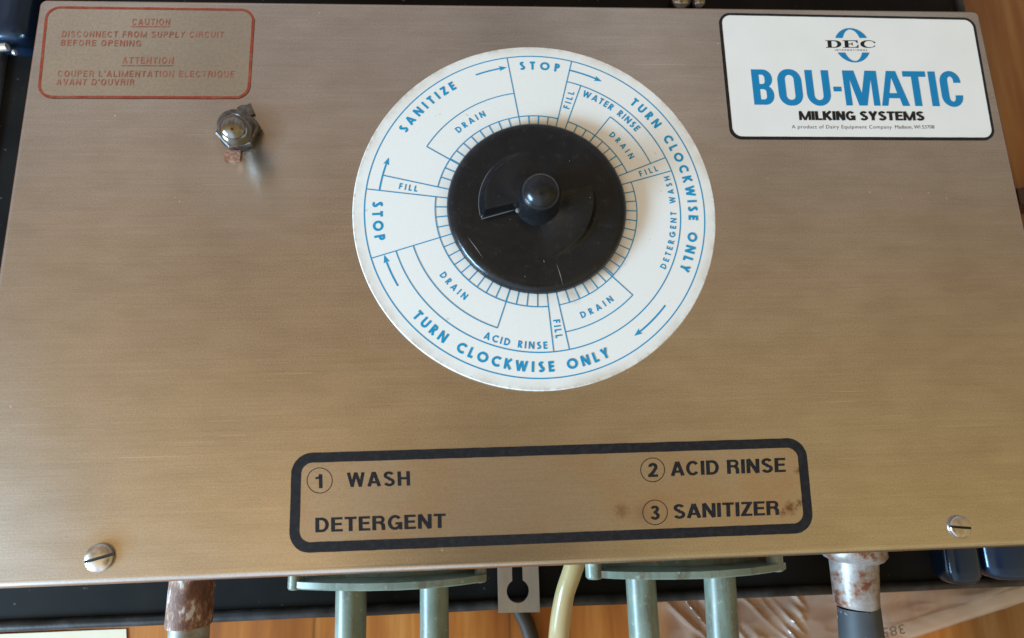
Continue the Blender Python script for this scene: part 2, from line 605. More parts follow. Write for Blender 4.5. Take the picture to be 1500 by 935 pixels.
m = Mat('case_black', (0.013, 0.013, 0.013), 0.6, 0.0, Specular_IOR_Level=0.07)
c = m.mix(m.ramp(m.noise(45, 4), [(0.35, 0.0), (0.7, 1.0)]), (0.006, 0.006, 0.006), (0.011, 0.0105, 0.010))
c = m.mix(m.math('MULTIPLY', m.math('GREATER_THAN', m.noise(330, 2), 0.73), 0.5), c, (0.12, 0.12, 0.12))
m.base(c)
m.bump(m.noise(900, 2), 0.06, 0.0003)
M_case = m.m
m = Mat('rim_black', (0.03, 0.031, 0.033), 0.45, 0.0, Specular_IOR_Level=0.3)
c = m.mix(m.ramp(m.noise(90, 4, 0.6), [(0.40, 0.0), (0.7, 1.0)]), (0.015, 0.016, 0.017), (0.05, 0.052, 0.056))
m.base(c)
m.bump(m.noise(500, 2), 0.2, 0.0004)
M_rim = m.m
m = Mat('glossy_black_plastic', (0.006, 0.013, 0.030), 0.14, 0.0, Specular_Tint=(0.6, 0.8, 1.0, 1))
m.rough(m.ramp(m.noise(60, 3), [(0.3, 0.10), (0.7, 0.22)]))
M_gloss = m.m

# varnished boards
m = Mat('floor_wood', (0.3, 0.14, 0.05), 0.4, 0.0, Specular_IOR_Level=0.3)
gr = m.noise(1.0, 5, 0.62, m.mapped((85, 6, 20)))
gr2 = m.noise(1.0, 3, 0.5, m.mapped((16, 3.0, 5), (0.3, 0.1, 0)))
c = m.ramp(gr, [(0.28, (0.28, 0.075, 0.014)), (0.50, (0.43, 0.145, 0.028)), (0.72, (0.56, 0.25, 0.065))])
c = m.mix(1.0, c, m.ramp(gr2, [(0.30, (0.62, 0.54, 0.48)), (0.70, (1.18, 1.22, 1.28))]), 'MULTIPLY')
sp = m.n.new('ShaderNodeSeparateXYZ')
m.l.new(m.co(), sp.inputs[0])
right_shade = m.ramp(m.math('MULTIPLY', m.math('ADD', sp.outputs[0], 0.0), 2.0), [(0.40, (1.0, 1.0, 1.0)), (0.44, (0.50, 0.62, 0.85))])  # the box's shade on its right, painted into the boards' colour
c = m.mix(1.0, c, right_shade, 'MULTIPLY')
seam = m.math('LESS_THAN', m.math('ABSOLUTE', m.math('SUBTRACT', m.math('FRACT', m.math('MULTIPLY', m.math('ADD', sp.outputs[0], 0.058), 1 / 0.092)), 0.5)), 0.007)
c = m.mix(m.math('MULTIPLY', seam, 0.4), c, (0.05, 0.022, 0.01))
m.base(c)
m.rough(m.ramp(gr, [(0.3, 0.42), (0.7, 0.30)]))
m.bump(gr, 0.12, 0.001)
M_floor = m.m

m = Mat('paper', (0.72, 0.66, 0.55), 0.8)
m.base(m.mix(m.ramp(m.noise(25, 3), [(0.3, 0.0), (0.7, 1.0)]), (0.68, 0.58, 0.42), (0.74, 0.66, 0.50)))
M_paper = m.m
M_block = Mat('dark_red_wood', (0.035, 0.009, 0.006), 0.45).m
M_cream = Mat('cream_metal', (0.66, 0.60, 0.52), 0.3, 0.6).m

# clear plastic film: mostly see-through, milky where it doubles, glossy creases
m = Mat('clear_film', (0.66, 0.56, 0.48), 0.10, 0.0, Specular_IOR_Level=0.9)
tr = m.n.new('ShaderNodeBsdfTransparent')
tr.inputs[0].default_value = (0.97, 0.95, 0.92, 1)
mx = m.n.new('ShaderNodeMixShader')
fac = m.ramp(m.noise(26, 4, 0.6), [(0.3, 0.20), (0.7, 0.32)])
m.l.new(fac, mx.inputs[0])
m.l.new(tr.outputs[0], mx.inputs[1])
m.l.new(m.p.outputs[0], mx.inputs[2])
m.l.new(mx.outputs[0], m.n['Material Output'].inputs[0])
M_bag = m.m

# ------------------------------------------------------------------ flat artwork: outlines filled and laid on a plane


def fill(loops):
    """2D outlines (holes included) -> verts, faces"""
    cu = bpy.data.curves.new('art', 'CURVE')
    cu.dimensions = '2D'
    cu.fill_mode = 'BOTH'
    for lp in loops:
        s = cu.splines.new('POLY')
        s.points.add(len(lp) - 1)
        for p, (x, y) in zip(s.points, lp):
            p.co = (x, y, 0, 1)
        s.use_cyclic_u = True
    return curve_geo(cu)


def curve_geo(cu):
    o = bpy.data.objects.new('art', cu)
    C.objects.link(o)
    dg = bpy.context.evaluated_depsgraph_get()
    dg.update()
    me = o.evaluated_get(dg).to_mesh()
    vs = [v.co.copy() for v in me.vertices]
    fs = [list(p.vertices) for p in me.polygons]
    o.evaluated_get(dg).to_mesh_clear()
    bpy.data.objects.remove(o)
    bpy.data.curves.remove(cu)
    return vs, fs


def text_geo(s, bold=0.0, spacing=1.0, word=1.0):
    cu = bpy.data.curves.new('txt', 'FONT')
    cu.body = s
    cu.size = 1.0
    cu.resolution_u = 4
    cu.fill_mode = 'FRONT'
    cu.offset = bold
    cu.space_character = spacing
    cu.space_word = word
    return curve_geo(cu)


# ---- round geometric lettering, drawn as strokes
def garc(cx, cy, r, a0, a1, ry=None):
    n = max(5, int(abs(a1 - a0) / 14))
    ry = ry or r
    return [(cx + r * math.cos(math.radians(a0 + (a1 - a0) * i / n)), cy + ry * math.sin(math.radians(a0 + (a1 - a0) * i / n))) for i in range(n + 1)]

def glyph(c, w):
    h = w / 2
    R = 0.5 - h
    if c == 'I':
        return w, [[(h, 0), (h, 1)]]
    if c == 'L':
        return 0.46, [[(h, 0), (h, 1)], [(0, h), (0.46, h)]]
    if c == 'T':
        return 0.54, [[(0.27, 0), (0.27, 1)], [(0, 1 - h), (0.54, 1 - h)]]
    if c == 'E':
        return 0.50, [[(h, 0), (h, 1)], [(0, 1 - h), (0.50, 1 - h)], [(0, h), (0.50, h)], [(0, 0.51), (0.47, 0.51)]]
    if c == 'F':
        return 0.48, [[(h, 0), (h, 1)], [(0, 1 - h), (0.48, 1 - h)], [(0, 0.50), (0.45, 0.50)]]
    if c == 'H':
        return 0.70, [[(h, 0), (h, 1)], [(0.70 - h, 0), (0.70 - h, 1)], [(0, 0.52), (0.70, 0.52)]]
    if c == 'N':
        return 0.76, [[(h, 0), (h, 1)], [(0.76 - h, 0), (0.76 - h, 1)], [(h * 0.9, 1), (0.76 - h * 0.9, 0)]]
    if c == 'A':
        return 0.80, [[(h * 0.9, 0), (0.40, 1)], [(0.80 - h * 0.9, 0), (0.40, 1)], [(0.18, 0.27), (0.62, 0.27)]]
    if c == 'W':
        return 1.12, [[(h * 0.9, 1), (0.32, 0)], [(0.32, 0), (0.56, 0.96)], [(0.56, 0.96), (0.80, 0)], [(0.80, 0), (1.12 - h * 0.9, 1)]]
    if c == 'Y':
        return 0.68, [[(h * 0.9, 1), (0.34, 0.42)], [(0.68 - h * 0.9, 1), (0.34, 0.42)], [(0.34, 0), (0.34, 0.46)]]
    if c == 'Z':
        return 0.58, [[(0.02, 1 - h), (0.58, 1 - h)], [(0, h), (0.58, h)], [(0.50, 1 - h), (0.09, h)]]
    if c == 'K':
        return 0.64, [[(h, 0), (h, 1)], [(0.58, 1), (h, 0.46)], [(0.20, 0.58), (0.60, 0)]]
    if c == 'O':
        return 1.0, [garc(0.5, 0.5, R, 0, 360)]
    if c == 'C':
        return 0.80, [garc(0.5, 0.5, R, 48, 312)]
    if c == 'G':
        return 0.96, [garc(0.5, 0.5, R, 48, 345), [(0.52, 0.44), (0.96, 0.44)]]
    if c == 'D':
        return 0.76, [[(h, 0), (h, 1)], [(0, 1 - h)] + garc(0.28, 0.5, 0.48 - h, 90, -90, R) + [(0, h)]]
    if c == 'P':
        return 0.54, [[(h, 0), (h, 1)], [(0, 1 - h)] + garc(0.27, 0.71, 0.27 - h, 90, -90, 0.29 - h) + [(0, 0.42 + h)]]
    if c == 'R':
        return 0.58, [[(h, 0), (h, 1)], [(0, 1 - h)] + garc(0.27, 0.71, 0.27 - h, 90, -90, 0.29 - h) + [(0, 0.42 + h)], [(0.24, 0.46), (0.50, 0)]]
    if c == 'U':
        return 0.70, [[(h, 1), (h, 0.36)] + garc(0.35, 0.35, 0.35 - h, 180, 360) + [(0.70 - h, 0.36), (0.70 - h, 1)]]
    if c == 'S':
        r1, r2 = 0.25 - h, 0.285 - h
        return 0.56, [garc(0.28, 1 - 0.25, r1 * 1.05, 30, 258, r1) + garc(0.27, 0.275, r2 * 1.05, 78, -152, r2)]
    return 0.45, []

def ribbon(pts, w):
    """stroke outline as quads with mitred joints"""
    P = [Vector(p) for p in pts]
    n = len(P)
    closed = (P[0] - P[-1]).length < 1e-4
    vs = []
    for i in range(n):
        if closed:
            a, b = P[(i - 1) % (n - 1)], P[(i + 1) % (n - 1)]
            t0, t1 = (P[i] - a).normalized(), (b - P[i]).normalized()
        else:
            t0 = (P[i] - P[i - 1]).normalized() if i > 0 else (P[1] - P[0]).normalized()
            t1 = (P[i + 1] - P[i]).normalized() if i < n - 1 else t0
        t = (t0 + t1).normalized()
        nn = Vector((-t.y, t.x))
        k = 1 / max(0.5, t.dot(t1))
        vs += [P[i] - nn * (w / 2) * k, P[i] + nn * (w / 2) * k]
    return vs, [(2 * i, 2 * i + 1, 2 * i + 3, 2 * i + 2) for i in range(n - 1)]


def helv(c, w, t):
    """grotesque capitals: stem width w, bar width t; strokes as (points, width)"""
    h, k = w / 2, t / 2

    def A_(cx, cy, rx, ry, a0, a1):
        return garc(cx, cy, rx, a0, a1, ry)
    V = lambda x: ([(x, 0), (x, 1)], w)
    B = lambda y, x0, x1: ([(x0, y), (x1, y)], t)
    if c == ' ':
        return 0.26, []
    if c == 'I':
        return w, [V(h)]
    if c == 'L':
        return 0.56, [V(h), B(k, 0, 0.56)]
    if c == 'T':
        return 0.62, [V(0.31), B(1 - k, 0, 0.62)]
    if c == 'E':
        return 0.60, [V(h), B(1 - k, 0, 0.59), B(k, 0, 0.60), B(0.52, 0, 0.55)]
    if c == 'F':
        return 0.56, [V(h), B(1 - k, 0, 0.56), B(0.50, 0, 0.51)]
    if c == 'H':
        return 0.70, [V(h), V(0.70 - h), B(0.52, 0, 0.70)]
    if c == 'N':
        return 0.71, [V(h), V(0.71 - h), ([(h, 1), (0.71 - h, 0)], w)]
    if c == 'M':
        return 0.94, [([(h * 0.85, 0), (h * 0.85, 1)], w * 0.85), ([(0.94 - h * 0.85, 0), (0.94 - h * 0.85, 1)], w * 0.85), ([(h * 0.95, 1), (0.47, 0)], w * 0.78), ([(0.94 - h * 0.95, 1), (0.47, 0)], w * 0.78)]
    if c == 'A':
        return 0.74, [([(h * 0.8, 0), (0.36, 1)], w), ([(0.74 - h * 0.8, 0), (0.38, 1)], w), B(0.29, 0.15, 0.59)]
    if c == 'V':
        return 0.70, [([(h * 0.8, 1), (0.34, 0)], w), ([(0.70 - h * 0.8, 1), (0.36, 0)], w)]
    if c == 'W':
        q = w * 0.92
        return 0.98, [([(h * 0.8, 1), (0.27, 0)], q), ([(0.25, 0), (0.49, 1)], q), ([(0.49, 1), (0.73, 0)], q), ([(0.71, 0), (0.98 - h * 0.8, 1)], q)]
    if c == 'Y':
        return 0.70, [([(h * 0.8, 1), (0.35, 0.42)], w), ([(0.70 - h * 0.8, 1), (0.35, 0.42)], w), ([(0.35, 0), (0.35, 0.46)], w)]
    if c == 'Z':
        return 0.60, [B(1 - k, 0.03, 0.60), B(k, 0, 0.60), ([(0.49, 1 - k), (0.11, k)], w)]
    if c == 'K':
        return 0.72, [V(h), ([(0.63, 1), (h, 0.40)], w), ([(0.27, 0.58), (0.63, 0)], w)]
    if c in 'OQ':
        st = [(A_(0.39, 0.5, 0.39 - h, 0.51 - k, 0, 360), (w + t) / 2)]
        if c == 'Q':
            st.append(([(0.46, 0.24), (0.74, 0.0)], t))
        return 0.78, st
    if c == 'C':
        return 0.73, [(A_(0.38, 0.5, 0.38 - h, 0.51 - k, 38, 322), (w + t) / 2)]
    if c == 'G':
        return 0.76, [(A_(0.38, 0.5, 0.38 - h, 0.51 - k, 38, 335), (w + t) / 2), B(0.43, 0.40, 0.76), ([(0.76 - h * 0.8, 0.0), (0.76 - h * 0.8, 0.48)], w * 0.8)]
    if c == 'D':
        return 0.71, [V(h), ([(0, 1 - k), (0.30, 1 - k)] + A_(0.33, 0.5, 0.38 - h, 0.5 - k, 85, -85) + [(0.30, k), (0, k)], (w + t) / 2)]
    if c in 'PR':
        st = [V(h), ([(0, 1 - k), (0.36, 1 - k)] + A_(0.40, 0.725, 0.26 - h, 0.275 - k, 85, -85) + [(0.36, 0.45 + k), (0, 0.45 + k)], t)]
        if c == 'R':
            st.append(([(0.46, 0.50), (0.56, 0.36), (0.68 - h, 0)], w * 0.95))
            return 0.69, st
        return 0.66, st
    if c == 'B':
        return 0.68, [V(h), ([(0, 1 - k), (0.36, 1 - k)] + A_(0.38, 0.75, 0.25 - h, 0.25 - k, 85, -85) + [(0.34, 0.52), (0, 0.52)], t),
                      ([(0.3, 0.52), (0.38, 0.52)] + A_(0.40, 0.27, 0.28 - h, 0.27 - k, 85, -85) + [(0.36, k), (0, k)], t)]
    if c == 'U':
        return 0.70, [([(h, 1), (h, 0.36)] + A_(0.35, 0.34, 0.35 - h, 0.35 - k, 180, 360) + [(0.70 - h, 0.36), (0.70 - h, 1)], w)]
    if c == 'S':
        r1, r2 = 0.265 - k, 0.285 - k
        return 0.66, [(A_(0.325, 0.745, 0.30 - h, r1, 18, 262) + A_(0.335, 0.272, 0.325 - h, r2, 84, -162), (w + t) / 2)]
    if c == "'":
        return w, [([(h, 0.70), (h, 1)], w)]
    if c == '1':
        return 0.42, [([(0.42 - h, 0), (0.42 - h, 1)], w), ([(0, 0.72), (0.16, 0.74), (0.27, 0.82), (0.32, 1)], t * 0.85)]
    if c == '2':
        return 0.56, [(A_(0.28, 0.70, 0.28 - h, 0.30 - k, 172, -25) + [(0.28, 0.32), (0.08, 0.10)], (w + t) / 2), B(k, 0, 0.56)]
    if c == '3':
        return 0.56, [(A_(0.27, 0.745, 0.255 - h, 0.255 - k, 165, -75), t), (A_(0.28, 0.275, 0.28 - h, 0.275 - k, 80, -165), t), B(0.52, 0.20, 0.32)]
    return 0.3, []


class Art:
    """flat print: everything added becomes one mesh"""

    def __init__(self, z):
        self.z = z
        self.mb = MB()
        self.k = 0

    def step(self):
        self.k += 1
        return self.z + (self.k % 40) * 2.0e-6

    def px(self, vs, fs):                       # verts in photograph coordinates
        z = self.step()
        self.mb.add([on(v[0], v[1], z) for v in vs], fs)

    def loops(self, loops, fn=None):
        vs, fs = fill(loops)
        z = self.step()
        self.mb.add([(fn(v) if fn else on(v[0], v[1], z)) for v in vs], fs)

    def text(self, s, A, B, T, bold=0.0, spacing=1.0, word=1.0, org=(0, 0), sc_=1.0, capref=None):
        """A, B: left and right end of the baseline, T: top of the first letter, in crop coordinates"""
        vs, fs = text_geo(s, bold, spacing, word)
        xs = [v.x for v in vs]
        x0, x1 = min(xs), max(xs)
        if capref is None:
            cv, _ = text_geo('H', bold)
        else:
            cv, _ = text_geo(capref, bold)
        y0 = min(v.y for v in cv)
        y1 = max(v.y for v in cv)
        A, B, T = [Vector((org[0] + p[0] / sc_, org[1] + p[1] / sc_)) for p in (A, B, T)]
        out = []
        for v in vs:
            p = A + (B - A) * ((v.x - x0) / (x1 - x0)) + (T - A) * ((v.y - y0) / (y1 - y0))
            out.append((p.x, p.y))
        self.px(out, fs)

    def stroke(self, s, A, B, T, w, t, org=(0, 0), sc_=1.0, gap=0.11):
        """grotesque capitals between A and B on the baseline, T above A"""
        A, B, T = [Vector((org[0] + p[0] / sc_, org[1] + p[1] / sc_)) for p in (A, B, T)]
        gl = [helv(c, w, t) for c in s]
        tot = sum(g[0] for g in gl) + gap * (len(s) - 1)
        x = 0
        for gw, strokes in gl:
            for pts, sw in strokes:
                vs, fs = ribbon(pts, sw)
                self.px([A + (B - A) * ((x + v[0]) / tot) + (T - A) * v[1] for v in vs], fs)
            x += gw + gap

    def build(self, name, mat, parent):
        return mesh_obj(name, self.mb.v, self.mb.f, mat, parent, fix=False)


def rrect(w, h, r, n=10):
    """rounded rectangle 0..w x 0..h"""
    pts = []
    for cx, cy, a0 in ((w - r, r, -90), (w - r, h - r, 0), (r, h - r, 90), (r, r, 180)):
        for i in range(n + 1):
            a = math.radians(a0 + 90 * i / n)
            pts.append((cx + r * math.cos(a), cy + r * math.sin(a)))
    return pts


class Quad:
    """a sticker: bilinear sheet between four points of the plane (TL, TR, BR, BL)"""

    def __init__(self, tl, tr, br, bl):
        self.q = [on(*p) for p in (tl, tr, br, bl)]
        a, b, c, d = self.q
        self.w = ((b - a).length + (c - d).length) / 2
        self.h = ((a - d).length + (b - c).length) / 2

    def at(self, x, y, z):                    # x, y in metres from the lower left corner
        u, v = x / self.w, y / self.h
        a, b, c, d = self.q
        p = (d * (1 - u) + c * u) * (1 - v) + (a * (1 - u) + b * u) * v
        return Vector((p.x, p.y, z))

    def plate(self, name, mat, parent, r, z0, z1, inset=0.0):
        w, h = self.w, self.h
        lp = [(x + inset, y + inset) for x, y in rrect(w - 2 * inset, h - 2 * inset, r)]
        mb = MB()
        mb.rings([[self.at(x, y, z0) for x, y in lp], [self.at(x, y, z1) for x, y in lp]])
        return mb.build(name, mat, parent)

    def border(self, name, mat, parent, r_out, r_in, width, z, inset=0.0, chip=0.0):
        w, h = self.w, self.h
        o = [(x + inset, y + inset) for x, y in rrect(w - 2 * inset, h - 2 * inset, r_out)]
        k = inset + width
        i = [(x + k, y + k) for x, y in rrect(w - 2 * k, h - 2 * k, r_in)]
        rnd = random.Random(3)
        dense = []
        for a in (o, i):
            q = []
            for j in range(len(a)):
                p0, p1 = Vector(a[j]), Vector(a[(j + 1) % len(a)])
                n = max(1, int((p1 - p0).length / 0.003))
                for s in range(n):
                    p = p0.lerp(p1, s / n)
                    q.append((p.x + rnd.uniform(-chip, chip), p.y + rnd.uniform(-chip, chip)))
            dense.append(q)
        vs, fs = fill(dense)
        return mesh_obj(name, [self.at(v.x, v.y, z) for v in vs], fs, mat, parent, fix=False)


# ------------------------------------------------------------------ the floor
F_Z = -0.088
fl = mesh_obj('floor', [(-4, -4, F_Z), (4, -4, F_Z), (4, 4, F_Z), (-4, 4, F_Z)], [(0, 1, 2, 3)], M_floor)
fl['kind'] = 'structure'

# ------------------------------------------------------------------ the control box
PW, PH = 0.1999, 0.1122                 # half width and half height of the cover
DEPTH = 0.057
box = thing('control_box', (0, 0, -DEPTH), 'brushed stainless steel control box with a round white dial, black knob and printed stickers', 'control box')


def cover():
    r = 0.0024
    loops = []
    corners = [(-PW, -PH), (PW, -PH), (PW, PH), (-PW, PH)]

    def ring(inset, z, rc):
        w, h = 2 * (PW - inset), 2 * (PH - inset)
        return [Vector((x - w / 2, y - h / 2, z)) for x, y in rrect(w, h, max(rc - inset, 0.0006), 6)]
    for k in range(7):
        a = math.radians(90 * k / 6)
        loops.append(ring(r * (1 - math.sin(a)), -r * (1 - math.cos(a)), 0.0034))
    loops = loops  # from the face outwards to the wall
    loops.append(ring(0.0, -DEPTH, 0.0034))
    loops.append(ring(0.0012, -DEPTH, 0.0034))
    loops.append(ring(0.0012, -0.006, 0.0034))
    mb = MB()
    mb.rings(loops, True, True)
    return mb.build('cover', M_cover, box, 25)


cover()

# --- the dial
Z1 = 0.0010


def dial():
    mb = MB()
    mb.lathe(DC, (0, 0, 1), [(0.00002, DR), (Z1 - 0.0003, DR), (Z1, DR - 0.0003)], 160)
    d = mb.build('dial_plate', M_dial, box, 30)
    zi = Z1 + 0.00006
    # ---- lines
    ln = Art(zi)

    def arc(r, a0, a1, w):
        n = max(4, int(abs(a1 - a0) / 1.5))
        z = ln.step()
        vs = []
        for i in range(n + 1):
            a = a0 + (a1 - a0) * i / n
            vs += [on_dial(r - w / 2 / DR, a, z), on_dial(r + w / 2 / DR, a, z)]
        ln.mb.add(vs, [(2 * i, 2 * i + 1, 2 * i + 3, 2 * i + 2) for i in range(n)])

    def spoke(a, r0, r1, w):
        z = ln.step()
        p, q = on_dial(r0, a, z), on_dial(r1, a, z)
        t = Vector((-(q - p).y, (q - p).x, 0)).normalized() * (w / 2)
        ln.mb.add([p - t, p + t, q + t, q - t], [(0, 1, 2, 3)])
    W1, W2 = 0.00046, 0.00041
    arc(0.936, 0, 360, W1)
    # rings at 0.80: from 75.5 clockwise round to 197
    arc(0.800, 75.4, 15.8, W1)
    arc(0.800, 15.8, -162.8, W1)
    # spokes
    for a, r0, r1 in ((98.6, 0.47, 0.936), (75.4, 0.47, 0.936), (69.4, 0.47, 0.800), (51.4, 0.47, 0.704), (21.9, 0.47, 0.800), (15.8, 0.47, 0.800),
                      (314.9, 0.47, 0.706), (280.2, 0.47, 0.800), (274.2, 0.47, 0.800), (250.7, 0.47, 0.706), (197.2, 0.47, 0.936),
                      (172.8, 0.47, 0.936), (166.8, 0.47, 0.862), (148.6, 0.47, 0.704)):
        spoke(a, r0, r1, W2)
    # drain boxes
    for a0, a1 in ((98.6, 148.6), (51.4, 21.9), (314.9, 280.2), (197.2, 250.7)):
        arc(0.705, a0, a1, W2)
    # minute ring
    for a0, a1 in ((166.8, 98.6), (98.6, 75.4), (69.4, 21.9), (15.8, -79.8), (274.2, 197.2), (197.2, 172.8)):
        arc(0.556, a0, a1, W2)
        n = max(1, round(abs(a1 - a0) / 6.0))
        for i in range(1, n):
            spoke(a0 + (a1 - a0) * i / n, 0.47, 0.556, W2)
    ln.build('dial_lines', M_blue, d)

    # ---- arrows
    def arrow(r, a0, a1, parent):
        ar = Art(zi)
        da = 1 if a1 > a0 else -1
        hl = 3.2 / 71.13 / r * 180 / math.pi          # head length in degrees
        n = 10
        z = ar.step()
        vs = []
        ae = a1 - da * hl * 0.8
        for i in range(n + 1):
            a = a0 + (ae - a0) * i / n
            vs += [on_dial(r - 0.0046, a, z), on_dial(r + 0.0046, a, z)]
        ar.mb.add(vs, [(2 * i, 2 * i + 1, 2 * i + 3, 2 * i + 2) for i in range(n)])
        z = ar.step()
        ar.mb.add([on_dial(r, a1, z), on_dial(r + 0.0165, a1 - da * hl, z), on_dial(r, a1 - da * hl * 0.8, z), on_dial(r - 0.0165, a1 - da * hl, z)],
                  [(0, 1, 2), (0, 2, 3)])
        ar.build('arrow', M_blue, parent)
    arrow(0.875, 111.6, 99.4, d)
    arrow(0.876, 75.4, 62.4, d)
    arrow(0.873, 320.2, 304.2, d)
    arrow(0.866, 209.8, 197.4, d)
    arrow(0.864, 172.8, 159.5, d)

    let = None

    def run(s, w, total):
        """glyph offsets so that the word fills `total` cap heights"""
        K = 1.05
        gl = [(gw * K, [[(x * K, y) for x, y in st] for st in sts]) for gw, sts in (glyph(c, w / 1.06) for c in s)]
        sm = sum(g[0] for g in gl)
        gap = (total - sm) / (len(s) - 1)
        x = 0
        out = []
        for g in gl:
            out.append((x, g))
            x += g[0] + gap
        return out

    def put(vs, fs, fn):
        z = let.step()
        let.mb.add([fn(v[0], v[1], z) for v in vs], fs)

    def curved(s, w, a0, a1, rb, rt):
        """letters round the dial: rb baseline, rt cap line, in dial radii"""
        nonlocal let
        let = Art(zi)
        cap = abs(rt - rb)
        sgn = 1 if a1 > a0 else -1
        up = 1 if rt > rb else -1
        total = math.radians(abs(a1 - a0)) * rb / cap
        for x, (gw, strokes) in run(s, w, total):
            am = a0 + sgn * math.degrees((x + gw / 2) * cap / rb)
            am_r = math.radians(am)
            er = Vector((math.cos(am_r), math.sin(am_r), 0))
            et = Vector((-math.sin(am_r), math.cos(am_r), 0)) * sgn

            def fn(u, v, z):
                p = DC + er * DR * (rb + up * v * cap) + et * DR * cap * (u - gw / 2)
                return Vector((p.x, p.y, z))
            for st in strokes:
                vs, fs = ribbon(st, w)
                put(vs, fs, fn)
        let.build('lettering', M_blue, d)

    def straight(s, w, A, B, T):
        nonlocal let
        let = Art(zi)
        A, B, T = on_dial(*A), on_dial(*B), on_dial(*T)
        cap = (T - A).length
        ex = (B - A).normalized()
        ey = Vector((-ex.y, ex.x, 0))
        for x, (gw, strokes) in run(s, w, (B - A).length / cap):
            def fn(u, v, z):
                p = A + ex * cap * (u + x) + ey * cap * v
                return Vector((p.x, p.y, z))
            for st in strokes:
                vs, fs = ribbon(st, w)
                put(vs, fs, fn)
        let.build('lettering', M_blue, d)
    BW, SW = 0.235, 0.205
    curved('SANITIZE', BW, 147.9, 120.7, 0.845, 0.898)
    curved('STOP', BW, 94.5, 79.2, 0.850, 0.902)
    curved('TURN CLOCKWISE ONLY', BW, 48.6, -25.2, 0.845, 0.898)
    curved('TURN CLOCKWISE ONLY', BW, 221.4, 293.2, 0.903, 0.848)
    curved('STOP', BW, 177.1, 191.8, 0.894, 0.838)
    curved('WATER RINSE', SW, 67.4, 38.2, 0.740, 0.780)
    curved('ACID RINSE', SW, 246.8, 271.9, 0.782, 0.744)
    curved('DETERGENT WASH', SW, -27.6, 13.9, 0.776, 0.743)
    curved('DRAIN', SW, 133.3, 115.8, 0.616, 0.653)
    curved('DRAIN', SW, 45.6, 28.2, 0.610, 0.644)
    curved('DRAIN', SW, 215.0, 231.8, 0.653, 0.617)
    curved('DRAIN', SW, 289.2, 306.7, 0.659, 0.624)
    straight('FILL', SW, (0.632, 70.9), (0.745, 71.0), (0.627, 74.2))
    straight('FILL', SW, (0.619, 17.2), (0.728, 17.4), (0.626, 20.2))
    straight('FILL', SW, (0.763, 171.2), (0.662, 171.4), (0.767, 168.6))
    straight('FILL', SW, (0.632, 275.6), (0.731, 275.7), (0.633, 278.9))
    return d


dial()

# --- the knob: a disc with two rising finger ramps and a round-topped hub
K_R, K_Z, K_RO, K_H = 0.0350, 0.0056, 0.0226, 0.0062
KA = 193.5


